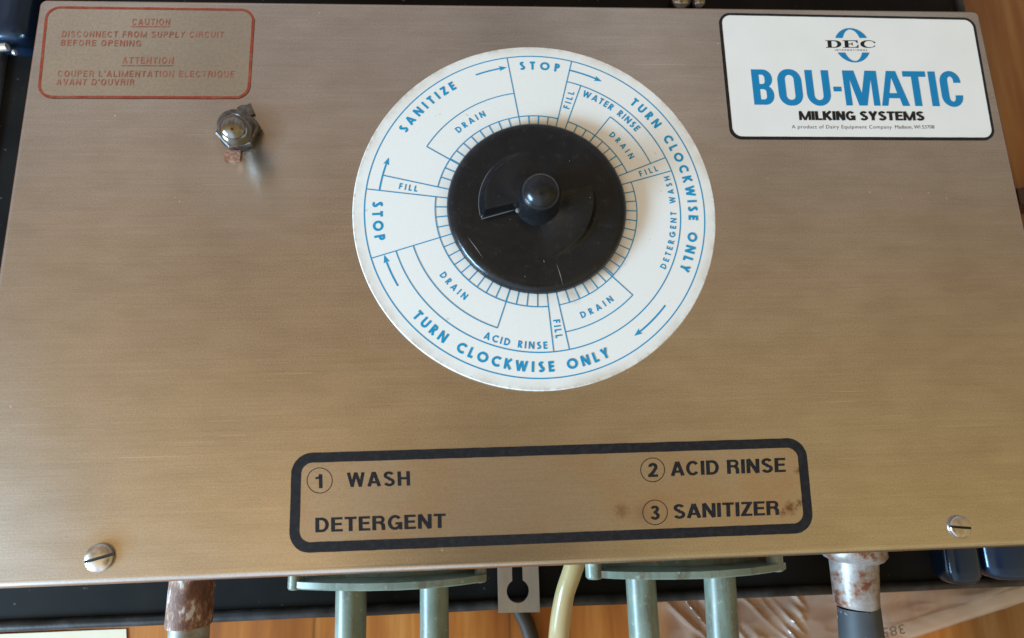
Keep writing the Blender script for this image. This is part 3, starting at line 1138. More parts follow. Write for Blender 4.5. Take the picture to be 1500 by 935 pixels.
def knob():
    rh = 0.0082
    prof_r = [0, 0.0014, 0.0028, 0.0040, 0.0050, 0.0058, 0.0065, 0.0070, 0.0074, 0.0077, 0.0079, 0.0082, 0.0086, 0.0090,
              0.0100, 0.012, 0.0145, 0.017, 0.0190, 0.0200, 0.0206, 0.0211, 0.0217, 0.0222, 0.0226, 0.0232, 0.0245, 0.027, 0.030, 0.0318, 0.0330, 0.0338, 0.0344, 0.0348, 0.0350]
    thetas = []
    for base_a in (KA, KA + 180):
        # step face just beyond the ramp's high end
        thetas += [base_a + k for k in (-140, -130, -122, -114, -106)]
        thetas += [base_a - 100 + 100 * i / 26 for i in range(26)]
        thetas += [base_a - 1.6, base_a - 0.6, base_a - 0.15, base_a + 0.75, base_a + 1.5, base_a + 3.2, base_a + 4.4, base_a + 12, base_a + 22, base_a + 31]
    thetas = sorted(set(round(t % 360, 3) for t in thetas))

    def z_at(r, t):
        # disc
        edge = 0.0035
        if r > K_R - edge:
            q = (r - (K_R - edge)) / edge
            z = K_Z - 0.0032 * (1 - math.sqrt(max(0, 1 - q * q)))
        else:
            z = K_Z
        # ramps
        best = 0
        for b in (KA, KA + 180):
            d = (b - t + 180) % 360 - 180            # degrees before the step
            if 0 <= d <= 100:
                f = 1 - d / 100
                f = f ** 1.15
            elif -1.5 < d < 0:
                f = max(0.0, 1 + d / 1.5)
            else:
                f = 0
            best = max(best, f)
        if r < K_RO:
            wall = min(1.0, max(0.0, (K_RO - r) / 0.0023))
            wall = wall * wall * (3 - 2 * wall)
        else:
            wall = 0
        z += K_H * best * wall
        # hub
        top, flat = 0.0225, 0.0066
        if r < 0.0089:
            if r < 0.00775:
                hz = 0.0142 + math.sqrt(max(0, 1 - (r / 0.0078) ** 2)) * 0.0078
            elif r < 0.0080:
                hz = 0.0132
            elif r < 0.0084:
                hz = 0.0094
            else:
                hz = 0.0068
            z = max(z, hz)
        return z
    vs, fs = [Vector((DC.x, DC.y, z_at(0, 0)))], []
    n = len(thetas)
    for r in prof_r[1:]:
        for t in thetas:
            a = math.radians(t)
            vs.append(Vector((DC.x + r * math.cos(a), DC.y + r * math.sin(a), z_at(r, t))))
    for t in thetas:
        a = math.radians(t)
        vs.append(Vector((DC.x + (K_R - 0.0003) * math.cos(a), DC.y + (K_R - 0.0003) * math.sin(a), Z1 + 0.0003)))
    for i in range(n):
        j = (i + 1) % n
        fs.append((0, 1 + i, 1 + j))
        for k in range(len(prof_r) - 1):
            a, b = 1 + k * n, 1 + (k + 1) * n
            fs.append((a + i, b + i, b + j, a + j))
    fs.append(tuple(1 + (len(prof_r) - 1) * n + i for i in range(n)))
    k = mesh_obj('knob', vs, fs, M_knob, box, 38)

    def scr(p, q, w, mat, z=K_Z + 0.00006):
        P, Q = on(*p, z), on(*q, z)
        t = (Q - P)
        nn = Vector((-t.y, t.x, 0)).normalized() * (w / 2)
        M_ = P.lerp(Q, 0.5) + nn * 0.8
        mb = MB()
        mb.add([P, M_ - nn, Q, M_ + nn], [(0, 1, 2, 3)])
        return mb.build('scratch', mat, k)
    scr((684, 346), (708, 379), 0.00030, M_scratch)
    scr((815, 385), (825, 419), 0.00026, M_scratch)
    scr((796, 381), (797, 385), 0.00030, M_scratch)
    # pale line along the left ramp's foot: highlight and wear painted as strips
    def wear(pts, w):
        mb = MB()
        n_ = len(pts)
        for i in range(n_ - 1):
            a_, b_ = pts[i], pts[i + 1]
            t = (b_ - a_).normalized()
            nn = Vector((-t.y, t.x, 0)) * w / 2
            k0, k1 = min(1.0, 4 * i / n_ + 0.15), min(1.0, 4 * (i + 1) / n_ + 0.15)
            mb.add([a_ - nn * k0, a_ + nn * k0, b_ + nn * k1, b_ - nn * k1], [(0, 1, 2, 3)])
        return mb.build('worn_edge_glint', M_wear_glint, k)
    zz = K_Z + 0.00012
    wear([Vector((DC.x + (K_RO + 0.0001) * math.cos(math.radians(a_)), DC.y + (K_RO + 0.0001) * math.sin(math.radians(a_)), zz)) for a_ in range(138, 195, 3)], 0.00024)
    wear([Vector((DC.x + r_ * math.cos(math.radians(KA + 2.2)), DC.y + r_ * math.sin(math.radians(KA + 2.2)), zz)) for r_ in [0.0090 + 0.0136 * i / 12 for i in range(13)]], 0.00034)
    # dust lodged in the corner between ramp and hub
    mb = MB()
    c = on(759, 307, K_Z + 0.0022)
    mb.lathe(c - Vector((0, 0, 0.0012)), (0, 0, 1), [(0, 0.0010), (0.0008, 0.0009), (0.0014, 0.0004)], 10)
    mb.build('dust_lump', M_dirt, k, 40)
    return k


knob()

# --- stickers
ZS = 0.00016
OA, SA = (0, 0), 3.5714
qa = Quad((68.0, 9.6), (374.2, 13.6), (365.6, 145.2), (54.4, 144.2))
wl_ = qa.plate('warning_label', M_film, box, 0.0055, 0.00002, ZS, 0.0004)
qa.border('border', M_redborder, wl_, 0.0058, 0.0047, 0.00105, ZS + 0.00006, 0.0, 0.00006)
for s_, A, B, T in (('CAUTION', (690, 131), (888, 131), (693, 98)), ('DISCONNECT FROM SUPPLY CIRCUIT', (322, 194), (1168, 196), (326, 163)),
                    ('BEFORE OPENING', (317, 239), (735, 242), (321, 208)), ('ATTENTION', (638, 332), (905, 332), (642, 299)),
                    ("COUPER L'ALIMENTATION ELECTRIQUE", (300, 401), (1223, 403), (303, 369)), ("AVANT D'OUVRIR", (293, 445), (700, 446), (297, 413))):
    a = Art(ZS + 0.00006)
    a.stroke(s_, A, B, T, 0.165, 0.15, OA, SA, 0.24)
    for w_, x0, x1, y in (('CAUTION', 686, 888, 139), ('ATTENTION', 634, 904, 343)):
        if s_ == w_:
            a.px([(x / SA, yy / SA) for x, yy in ((x0, y - 2.4), (x1, y - 2.4), (x1, y + 2.4), (x0, y + 2.4))], [(0, 1, 2, 3)])
    a.build('lettering', M_redink, wl_)

OB, SB = (1030, 0), 3.1915
qb = Quad((1052.4, 19.6), (1426.2, 27.0), (1458.0, 205.4), (1070.4, 203.8))
bl_ = qb.plate('brand_label', M_white, box, 0.0050, 0.00002, ZS, 0.0002)
qb.border('border', M_blackink, bl_, 0.0050, 0.0040, 0.00115, ZS + 0.00006, -0.0001, 0.00003)


def bpx(x, y, k=0.109):
    """brand crop coordinates; letters lean with the sticker"""
    return (OB[0] + x / SB, OB[1] + y / SB)


a = Art(ZS + 0.00006)
# condensed bold capitals, outlines with holes; base at y=490..498, height 165, leaning 18 px to the left at the top


def cond(loops, x0):
    out = []
    for lp in loops:
        q = []
        for x, y in lp:                         # y up, 0..165
            X = x0 + x
            base = 490 + (X - 240) * 8 / 980
            lean = 0.109 + (X - 240) / 980 * 0.055
            q.append(bpx(X - lean * y, base - y * (1 - (X - 240) / 980 * 0.02)))
        out.append(q)
    a.loops(out)


def stad(x0, y0, x1, y1, r, n=10, corners=(1, 1, 1, 1)):
    """rect with rounded corners, order BR TR TL BL"""
    pts = []
    for (cx, cy, a0), on_ in zip(((x1, y0, -90), (x1, y1, 0), (x0, y1, 90), (x0, y0, 180)), corners):
        if not on_:
            pts.append((cx, cy))
            continue
        rx = r if isinstance(r, (int, float)) else r[0]
        ry = r if isinstance(r, (int, float)) else r[1]
        ccx = cx - rx if cx == x1 else cx + rx
        ccy = cy - ry if cy == y1 else cy + ry
        for i in range(n + 1):
            t = math.radians(a0 + 90 * i / n)
            pts.append((ccx + rx * math.cos(t), ccy + ry * math.sin(t)))
    return pts


# B
outer = [(0, 0), (56, 0)]
for i in range(1, 12):
    t = math.radians(-90 + 150 * i / 11)
    outer.append((56 + 42 * math.cos(t), 46 + 46 * math.sin(t)))
for i in range(12):
    t = math.radians(-50 + 140 * i / 11)
    outer.append((54 + 42 * math.cos(t), 122 + 43 * math.sin(t)))
outer += [(0, 165)]
cond([outer, stad(34, 25, 63, 73, 14, 6, (1, 1, 0, 0)), stad(34, 97, 60, 141, 14, 6, (1, 1, 0, 0))], 240)
# O
cond([stad(0, -3, 113, 168, (52, 54)), stad(36, 24, 77, 141, 20)], 360)
# U
cond([[(0, 165), (0, 56)] + [(56 - 56 * math.cos(math.radians(90 * i / 8)), 53 - 56 * math.sin(math.radians(90 * i / 8))) for i in range(9)]
      + [(56 + 56 * math.sin(math.radians(90 * i / 8)), 53 - 56 * math.cos(math.radians(90 * i / 8))) for i in range(1, 9)] + [(112, 56), (112, 165), (77, 165), (77, 50)]
      + [(56 + 21 * math.cos(math.radians(90 * i / 6)), 46 - 22 * math.sin(math.radians(90 * i / 6))) for i in range(1, 7)]
      + [(56 - 21 * math.sin(math.radians(90 * i / 6)), 46 - 22 * math.cos(math.radians(90 * i / 6))) for i in range(1, 7)] + [(35, 50), (35, 165)]], 492)
# hyphen
cond([[(0, 66), (38, 66), (38, 88), (0, 88)]], 619)
# M
cond([[(0, 0), (0, 165), (54, 165), (80, 58), (106, 165), (160, 165), (160, 0), (130, 0), (130, 124), (99, 0), (61, 0), (30, 124), (30, 0)]], 670)
# A
cond([[(0, 0), (40, 165), (84, 165), (131, 0), (97, 0), (88, 36), (38, 36), (29, 0)], [(43, 60), (79, 60), (61, 134)]], 837)
# T
cond([[(39, 0), (39, 139), (0, 139), (0, 165), (108, 165), (108, 139), (73, 139), (73, 0)]], 953)
# I
cond([[(0, 0), (0, 165), (34, 165), (34, 0)]], 1073)
# C
cpts = []


def qarc(cx_, cy_, rx_, ry_, a0, a1, n=9):
    return [(cx_ + rx_ * math.cos(math.radians(a0 + (a1 - a0) * i / n)), cy_ + ry_ * math.sin(math.radians(a0 + (a1 - a0) * i / n))) for i in range(n + 1)]


cpts = qarc(50, 116, 48, 52, -4, 90) + qarc(50, 116, 50, 52, 90, 180)[1:] + qarc(50, 49, 50, 52, 180, 270) + qarc(50, 49, 49, 52, 270, 364)[1:]
cpts += [(64, 52), (64, 44)] + qarc(50, 42, 14, 20, 0, -180, 8)[1:] + qarc(50, 122, 14, 20, 180, 0, 8) + [(64, 112)]
cond([cpts], 1124)


def logo(px_x, px_y):
    """logo crop coordinates (9.375 px per photograph px)"""
    return (1180 + px_x / 9.375, 20 + px_y / 9.375)


def lo(dx, dy):                                 # dy down, leaning with the sticker
    return logo(643 + dx + 0.165 * dy, 436 + dy)


for sg in (-1, 1):
    pts = []
    yc = 100
    a0 = math.asin(yc / 236)
    for i in range(25):
        t = a0 + (math.pi - 2 * a0) * i / 24
        pts.append(lo(241 * math.cos(t), sg * 236 * math.sin(t)))
    a1 = math.asin(yc / 216)
    for i in range(25):
        t = math.pi - a1 - (math.pi - 2 * a1) * i / 24
        pts.append(lo(130 * math.cos(t), sg * 216 * math.sin(t)))
    a.loops([pts])
a.build('wordmark', M_bluelogo, bl_)

a = Art(ZS + 0.00006)


def ser(loops, x0):
    """wide slab letters of the emblem: y up 0..100"""
    a.loops([[logo(x0 + x + 0.10 * (100 - y), 470 - y) for x, y in lp] for lp in loops])


def halfell(cx, cy, rx, ry, a0, a1, n=14):
    return [(cx + rx * math.cos(math.radians(a0 + (a1 - a0) * i / n)), cy + ry * math.sin(math.radians(a0 + (a1 - a0) * i / n))) for i in range(n + 1)]


ser([[(0, 0), (0, 9), (25, 9), (25, 93), (0, 93), (0, 102)] + halfell(120, 51, 92, 51, 90, -90), [(78, 10), (78, 92)] + halfell(110, 51, 48, 41, 90, -90)], 274)
ser([[(0, 0), (0, 9), (24, 9), (24, 93), (0, 93), (0, 102), (205, 102), (205, 64), (194, 64), (180, 86), (150, 93), (76, 93), (76, 57), (118, 57), (124, 72), (134, 72), (134, 30), (124, 30), (118, 46), (76, 46),
      (76, 9), (160, 9), (190, 20), (202, 42), (213, 42), (210, 0)]], 508)
ser([halfell(112, 50, 110, 53, 28, 180, 18) + halfell(112, 50, 110, 53, 180, 330, 18) + [(196, 34), (180, 16), (150, 7)] + halfell(122, 50, 66, 44, 265, 95, 18) + [(150, 92), (178, 84), (194, 62), (206, 62), (214, 76)]], 744)
a.build('emblem_letters', M_blackink, bl_)
a = Art(ZS + 0.00006)
a.stroke('INTERNATIONAL', (405, 512), (850, 513), (403, 491), 0.17, 0.16, (1180, 20), 9.375, 0.5)
a.build('emblem_caption', M_greyink, bl_)
a = Art(ZS + 0.00006)
a.stroke('MILKING SYSTEMS', (450, 562), (1036, 564), (446, 520), 0.245, 0.20, OB, SB, 0.035)
a.build('lettering', M_blackink, bl_)
a = Art(ZS + 0.00006)
a.text('A product of Dairy Equipment Company', (415, 601), (882, 602), (414, 585), 0.0, 1.12, 1.0, OB, SB)
a.text('Madison, WI 53708', (897, 602), (1081, 602), (896, 586), 0.0, 0.98, 1.0, OB, SB)
a.build('small_print', M_greyink, bl_)

qc = Quad((427.6, 664.2), (1179.2, 641.4), (1192.4, 780.6), (423.2, 811.0))
il_ = qc.plate('instruction_label', M_foil, box, 0.0068, 0.00002, ZS, 0.0001)
qc.border('border', M_blackink, il_, 0.0070, 0.0038, 0.00345, ZS + 0.00006, 0.0, 0.00005)
OC, SC = (410, 630), 3.6585
OD = (800, 630)
for s_, A, B, T, o_, g_ in (('WASH', (362, 306), (699, 298), (359, 229), OC, 0.14), ('DETERGENT', (190, 549), (889, 525), (189, 472), OC, 0.10),
                            ('ACID RINSE', (670, 247), (1285, 225), (667, 171), OD, 0.09), ('SANITIZER', (682, 476), (1252, 455), (679, 400), OD, 0.08)):
    a = Art(ZS + 0.00006)
    a.stroke(s_, A, B, T, 0.205, 0.165, o_, SC, g_)
    a.build('lettering', M_blackink, il_)
for s_, A, B, T, (cx_, cy_, r_), o_ in (('1', (192, 313), (229, 312), (190, 238), (213, 271, 67.5), OC), ('2', (547, 253), (600, 251), (545, 178), (571, 214, 64), OD),
                                        ('3', (557, 483), (612, 481), (555, 406), (584, 442, 66), OD)):
    a = Art(ZS + 0.00006)
    a.stroke(s_, A, B, T, 0.22, 0.18, o_, SC)
    a.loops([[(o_[0] + (cx_ + rr * math.cos(2 * math.pi * i / 48)) / SC, o_[1] + (cy_ + rr * math.sin(2 * math.pi * i / 48)) / SC) for i in range(48)] for rr in (r_ + 2.2, r_ - 2.2)])
    a.build('number_badge', M_blackink, il_)


# --- slotted screws
def screw(px, py, R, ang):
    c = on(px, py, 0)
    mb = MB()
    w, hgt, e = R * 0.11, R * 0.42, R * 0.16
    ca, sa = math.cos(math.radians(ang)), math.sin(math.radians(ang))

    def P(u, v, z):
        return Vector((c.x + u * ca - v * sa, c.y + u * sa + v * ca, z))

    slot_z = hgt * 0.15
    for sg in (1, -1):
        bm = bmesh.new()
        n, prof = 64, [(R * math.sin(math.pi / 2 * i / 12), e + (hgt - e) * math.cos(math.pi / 2 * i / 12) ** 0.9) for i in range(13)]
        ring = []
        top_v = bm.verts.new((0, 0, hgt))
        for r_, z_ in prof[1:]:
            ring.append([bm.verts.new((r_ * math.cos(2 * math.pi * k / n), r_ * math.sin(2 * math.pi * k / n), z_)) for k in range(n)])
        for k in range(n):
            bm.faces.new((top_v, ring[0][k], ring[0][(k + 1) % n]))
            for a_, b_ in zip(ring, ring[1:]):
                bm.faces.new((a_[k], b_[k], b_[(k + 1) % n], a_[(k + 1) % n]))
        res = bmesh.ops.bisect_plane(bm, geom=bm.verts[:] + bm.edges[:] + bm.faces[:], plane_co=(0, sg * w, 0), plane_no=(0, sg, 0), clear_inner=True)
        cutv = sorted([g for g in res['geom_cut'] if isinstance(g, bmesh.types.BMVert)], key=lambda v: v.co.x)
        low = [bm.verts.new((v.co.x, v.co.y, slot_z)) for v in cutv]
        for i in range(len(cutv) - 1):
            bm.faces.new((cutv[i], cutv[i + 1], low[i + 1], low[i]))
        bm.verts.index_update()
        mb.add([P(*v.co) for v in bm.verts], [[v.index for v in f.verts] for f in bm.faces])
        bm.free()
    hw = math.sqrt(R * R - w * w)
    mb.lathe((c.x, c.y, 0.00002), (0, 0, 1), [(0, R * 0.96), (e * 0.5, R), (e - 0.00002, R)], 64, True, False)
    sc_ob = mb.build('screw', M_screw, box, 40)
    fl_ = MB()
    fl_.box((-hw * 0.985, -w * 0.98, slot_z - 0.0003), (hw * 0.985, w * 0.98, slot_z + 0.0002))
    fl_.v = [P(v.x, v.y, v.z) for v in fl_.v]
    fl_.build('slot', M_slot, sc_ob)
    return sc_ob


screw(147, 817, 0.0046, 14)
screw(1405, 772, 0.0040, -6)


# --- toggle switch
def switch():
    c = on(352, 195, 0)
    mb = MB()
    # hex nut with a chamfered top, turned a little
    def hexr(r, z, n=6):
        return [Vector((c.x + r * math.cos(math.radians(60 * i + 12)), c.y + r * math.sin(math.radians(60 * i + 12)), z)) for i in range(6)]
    mb.rings([hexr(0.0084, 0.0008), hexr(0.0084, 0.0030), hexr(0.0077, 0.0035)], True, True)
    # threaded bushing
    prof = []
    for i in range(9):
        prof += [(0.0035 + i * 0.00045, 0.0060), (0.0035 + i * 0.00045 + 0.00022, 0.0055)]
    prof += [(0.0076, 0.0054), (0.0076, 0.0040), (0.0068, 0.0036)]
    mb.lathe((c.x, c.y, 0), (0, 0, 1), prof, 32, False, True)
    t = mb.build('toggle_switch', M_zinc, box, 30)
    # locking washer with two tabs
    w = MB()
    w.lathe((c.x, c.y, 0.00003), (0, 0, 1), [(0, 0.0079), (0.0007, 0.0079)], 36)
    w.build('washer', M_zinc, t, 30)
    for (p, q, w_, mat, zz) in (((364, 172), (358, 156), 0.0056, M_zinc, 0.0008), ((342, 222), (341, 237), 0.0062, M_copper, 0.0009)):
        P, Q = on(*p, 0), on(*q, 0)
        d = (Q - P).normalized()
        nn = Vector((-d.y, d.x, 0)) * (w_ / 2)
        k = MB()
        rnd = random.Random(5)
        lo_ = [P - nn, P + nn, Q + nn * 0.97, Q + nn * 0.3 + d * 0.0004, Q - nn * 0.5 - d * 0.0002, Q - nn * 0.95]
        k.rings([[Vector((v.x, v.y, 0.00003)) for v in lo_], [Vector((v.x, v.y, zz)) for v in lo_]])
        k.build('washer_tab', mat, t)
    # bat lever with a ball end, flicked down
    b0 = Vector((c.x, c.y, 0.0055))
    tip = on(344.5, 191.5, 0.0135)
    ax = (tip - b0)
    L = ax.length
    prof = [(0, 0.0026), (L * 0.35, 0.0028), (L * 0.55, 0.0036)]
    for i in range(0, 13):
        a_ = math.radians(-50 + 140 * i / 12)
        prof.append((L + 0.0056 * math.sin(a_), 0.0056 * math.cos(a_)))
    l = MB()
    l.lathe(b0, ax, prof, 36)
    l.build('lever', M_chrome, t, 50)


switch()


# --- keyhole bracket under the lower edge
def bracket():
    z = -0.0555
    tl, tr, br, bl = on(729, 838, z), on(790, 838, z), on(791, 897, z), on(730, 898, z)
    tl.y = tr.y = -0.105
    cc = on(758.5, 866, z)
    r = 0.0048
    sw = 0.0023
    lp = [(bl.x, bl.y), (br.x, br.y), (br.x, tr.y), (bl.x, tl.y)]
    hole = []
    a0 = math.asin(sw / r)
    for i in range(29):
        t = math.pi / 2 + a0 + (2 * math.pi - 2 * a0) * i / 28
        hole.append((cc.x + r * math.cos(t), cc.y + r * math.sin(t)))
    hole += [(cc.x + sw, cc.y + 0.0135), (cc.x - sw, cc.y + 0.0135)]
    mb = MB()
    vs, fs = fill([lp, hole])
    th = 0.0012
    mb.add([(v.x, v.y, z) for v in vs], fs)
    mb.add([(v.x, v.y, z - th) for v in vs], [tuple(reversed(f)) for f in fs])
    for q in (lp, hole):
        n = len(q)
        mb.add([(x, y, z) for x, y in q] + [(x, y, z - th) for x, y in q], [(i, (i + 1) % n, n + (i + 1) % n, n + i) for i in range(n)])
    mb.build('mounting_bracket', M_bracket, box)


bracket()


# --- pump flanges with two outlet pipes each
def flange(top_px, pipes, lugs):
    yb = -0.1196                                     # outer face of the flange
    th = 0.0026
    top = [ony(x, y, yb) for x, y in top_px]
    # smooth outline: measured upper edge, then round below
    out = [(p.x, p.z) for p in top]
    x0, x1 = out[0][0], out[-1][0]
    z0, z1 = out[0][1], out[-1][1]
    n = 20
    for i in range(1, n):
        t = math.pi * i / n
        out.append(((x0 + x1) / 2 + (x1 - x0) / 2 * math.cos(t), (z0 + z1) / 2 + (z1 - z0) / 2 * math.cos(t) - 0.042 * math.sin(t)))
    cx_, cz_ = (x0 + x1) / 2, (z0 + z1) / 2 - 0.018
    mb = MB()
    mb.rings([[Vector((cx_ + (x - cx_) * k, yy, cz_ + (z - cz_) * k)) for x, z in out] for yy, k in ((yb + th, 1.0), (yb + 0.0005, 1.0), (yb, 0.988))])
    mb.rings([[Vector((cx_ + (x - cx_) * 0.80, yy, cz_ + (z - cz_) * 0.62)) for x, z in out] for yy in (-0.1123, yb + th)])
    f = mb.build('pump_flange', M_pvc, box, 30)
    for (lx, ly, r) in lugs:
        p = ony(lx, ly, yb)
        b = MB()
        b.lathe((p.x, -0.1124, p.z - r), (0, -1, 0), [(0, r), (-yb - 0.1124 - 0.0002, r), (-yb - 0.1124 + 0.0004, r * 0.85)], 28)
        b.build('screw_lug', M_pvc, f, 30)
    for (xa, xb, ya, xc, xd) in pipes:               # left/right edge at the flange and at the picture's bottom
        zp = -0.030
        P = [on((xa + xb) / 2, ya, zp), on((xc + xd) / 2, 935, zp)]
        rad = (on(xb, ya + 20, zp) - on(xa, ya + 20, zp)).length / 2
        d = (P[1] - P[0]).normalized()
        start = P[0] - d * ((P[0].y - (yb + 0.001)) / d.y)
        t = MB()
        t.tube([start, P[0].lerp(P[1], 0.5), P[1] + d * 0.06], rad, 32)
        t.build('outlet_pipe', M_pvc, f, 40)


flange([(424, 862), (440, 864.5), (480, 866), (530, 866.5), (580, 865.5), (620, 863.3), (650, 861), (680, 857.5), (704, 854), (713, 852.5)],
       [(492, 537, 868, 491, 536), (615, 657, 863, 614, 659)], [(430, 864, 0.0030), (704, 853, 0.0022)])
flange([(866, 846.5), (900, 848.8), (940, 849.6), (985, 849.6), (1030, 848.6), (1060, 847), (1100, 843.5), (1130, 839.5), (1152, 835)],
       [(917, 960, 851, 922, 966), (1032, 1076, 847, 1036, 1082)], [(873, 848.5, 0.0032), (1142, 837, 0.0030)])

# --- conduit fittings
# left: rusted coupling, grey conduit going on from it
zp = -0.032


def ypipe(px0, px1, pya, pyb, z):
    """centre points and radius of a pipe lying along y, from its edges in the photograph"""
    A = on((px0[0] + px0[1]) / 2, pya, z)
    B = on((px1[0] + px1[1]) / 2, pyb, z)
    ra = (on(px0[1], pya, z) - on(px0[0], pya, z)).length / 2
    rb = (on(px1[1], pyb, z) - on(px1[0], pyb, z)).length / 2
    return A, B, ra, rb


A, B, ra, rb = ypipe((250, 312), (244, 309), 858, 915, zp)
d = (B - A).normalized()
mb = MB()
S = A - d * ((A.y + 0.1115) / d.y)
mb.tube([S, A, B - d * 0.001, B, B], [ra, ra, rb, rb * 0.98, rb * 0.8], 36)
cf = mb.build('conduit_coupling', M_rust, box, 40)
cf['label'] = 'rusted brown conduit coupling with pale flaking streaks'
A2, B2, r2, r3 = ypipe((248, 307), (247, 306), 915, 935, zp)
mb = MB()
mb.tube([B - d * 0.006, A2, B2, B2 + d * 0.08], r2 * 0.95, 36)
mb.build('conduit_pipe', M_gcond, cf, 40)

# right: galvanised connector with a flared collar; a dark rubber hose pushed over its end
A, B, ra, rb = ypipe((1219, 1282), (1226, 1284), 828, 888, zp)
d = (B - A).normalized()
mb = MB()
S = A - d * ((A.y + 0.1125) / d.y)
mb.tube([S, A - d * 0.0045, A - d * 0.0026, A - d * 0.0016, B - d * 0.0008, B], [ra * 1.32, ra * 1.38, ra * 1.22, ra, rb, rb * 0.95], 40)
mb.build('conduit_connector', M_galv, box, 45)
A2, B2, r2, r3 = ypipe((1230, 1285), (1233, 1291), 889, 935, zp)
mb = MB()
mb.tube([B + d * 0.0003, A2, B2, B2 + d * 0.05, B2 + d * 0.12 + Vector((0.01, 0, -0.02))], [r2, r2, r3, r3, r3], 36)
tag(mb.build('rubber_hose', M_rubber, None, 40), 'dark blue-grey rubber hose with pale paint flecks below the white galvanised connector', 'hose')

# yellowed vinyl tube hanging out between bracket and right flange
path = []
for (xa, xb, y, z) in ((829, 862, 815, -0.030), (822, 853, 840, -0.030), (813, 843, 868, -0.031), (806, 838, 900, -0.034), (802, 835, 935, -0.038), (800, 832, 985, -0.050)):
    path.append((on((xa + xb) / 2, y, z), (on(xb, y, z) - on(xa, y, z)).length / 2 * 0.92))
mb = MB()
dense, rad = [], []
for i in range(len(path) - 1):
    for k in range(4):
        p0 = path[max(i - 1, 0)][0]; p1 = path[i][0]; p2 = path[i + 1][0]; p3 = path[min(i + 2, len(path) - 1)][0]
        t = k / 4
        dense.append(0.5 * ((2 * p1) + (p2 - p0) * t + (2 * p0 - 5 * p1 + 4 * p2 - p3) * t * t + (3 * p1 - p0 - 3 * p2 + p3) * t ** 3))
        rad.append(path[i][1] * (1 - t) + path[i + 1][1] * t)
dense.append(path[-1][0]); rad.append(path[-1][1])
mb.tube(dense, rad, 28)
tag(mb.build('plastic_tube', M_tube, None, 40), 'yellowed translucent plastic tube hanging just right of the keyhole bracket', 'tube')

# dark cable lying on the boards
mb = MB()
cz = F_Z + 0.0045
pts = [on(x, y, cz) for x, y in ((752, 868), (762, 895), (771, 912), (777, 930), (782, 950), (786, 990))]
mb.tube(pts, 0.0036, 20)
tag(mb.build('cable', M_cable, None, 40), 'dark brown cable on the wooden floor below the keyhole bracket', 'cable')

# ------------------------------------------------------------------ the black case the box lies on
CZ = -0.0585
cl, crr, cb, ct = -0.305, 0.2535, -0.1412, 0.2300
case = thing('case', (0, 0.03, F_Z), 'flat black case with a raised rim lying under the steel control box', 'case')
mb = MB()
mb.box((cl + 0.004, cb + 0.004, F_Z + 0.001), (crr - 0.004, ct, CZ - 0.0032))
mb.build('case_body', M_case, case)
# rim: rounded bead along the four sides


def bead(name, p, q, w, h, mat):
    p, q = Vector(p), Vector(q)
    d = (q - p).normalized()
    nn = Vector((-d.y, d.x, 0))
    prof = []
    for i in range(9):
        t = math.pi * i / 8
        prof.append((w / 2 * math.cos(t), h * math.sin(t)))
    prof += [(-w / 2, -0.022), (w / 2, -0.022)]
    m_ = MB()
    segs = 24
    rr = []
    rnd = random.Random(11)
    for s in range(segs + 1):
        o = p.lerp(q, s / segs)
        j = rnd.uniform(-0.0002, 0.0002)
        rr.append([o + nn * (u + j) + Vector((0, 0, v)) for u, v in prof])
    m_.rings(rr)
    return m_.build(name, mat, case, 40)


bead('rim', (cl, cb + 0.0022, CZ - 0.003), (crr - 0.012, cb + 0.0022, CZ - 0.003), 0.0044, 0.0026, M_rim)
bead('rim', (-0.262, cb + 0.0046, CZ - 0.003), (-0.262, ct, CZ - 0.003), 0.0040, 0.0026, M_rim)
bead('rim', (crr - 0.002, cb + 0.012, CZ - 0.003), (crr - 0.002, ct, CZ - 0.003), 0.0040, 0.0026, M_rim)


# glossy moulded corners
def corner(bars, z, name='moulded_corner'):
    m_ = MB()
    for (x0, x1, yend, yin, zt, r) in bars:
        cx_ = (x0 + x1) / 2
        rx = (x1 - x0) / 2
        sgn = 1 if yin > yend else -1
        rings = []
        prof = [(0.0, 0.30), (0.0006, 0.62), (0.0018, 0.82), (0.0038, 0.95), (0.0065, 1.0), (0.012, 1.0), (abs(yin - yend), 1.0)]
        n = 40
        for h, k in prof:
            ring = []
            for i in range(n):
                t = 2 * math.pi * i / n
                c_, s_ = math.cos(t), math.sin(t)
                # superellipse: rounded bar
                ux = math.copysign(abs(c_) ** 0.62, c_) * rx * k
                uz = math.copysign(abs(s_) ** 0.62, s_) * r * k
                ring.append(Vector((cx_ + ux, yend + sgn * h, zt - r + uz)))
            rings.append(ring)
        m_.rings(rings)
    return m_.build(name, M_gloss, case, 40)


zt = -0.040
pa, pb_, pc, pd = on(1398, 862, zt), on(1452, 862, zt), on(1457, 855, zt), on(1530, 855, zt)
corner([(pa.x, pb_.x, pa.y, -0.09, zt, 0.0075), (pb_.x + 0.0004, pd.x + 0.01, pc.y, -0.09, zt + 0.002, 0.0085)], zt)
zt = -0.045
pa, pb_ = on(-40, 53, zt), on(31, 53, zt)
corner([(pa.x, pb_.x, pa.y, pa.y + 0.05, zt, 0.010)], zt)
# cream metal catch on the left side, bright catch at the top edge
mb = MB()
p, q = on(-6, 70, -0.050), on(11, 69, -0.050)
mb.tube([p, q], 0.0018, 16)
mb.tube([on(20, 77, -0.052), on(23, 77, -0.052)], 0.0013, 12)
mb.build('catch', M_cream, case, 40)
mb = MB()
for (x, y, r) in ((1003, -12, 0.0052), (1030, -8, 0.0036)):
    o = on(x, y, -0.030)
    mb.lathe((o.x, o.y, CZ - 0.003), (0, 0, 1), [(0, r * 1.1), (0.024, r), (0.027, r * 0.9), (0.0285, r * 0.5), (0.029, 0.0002)], 28)
mb.build('latch', M_chrome, case, 50)

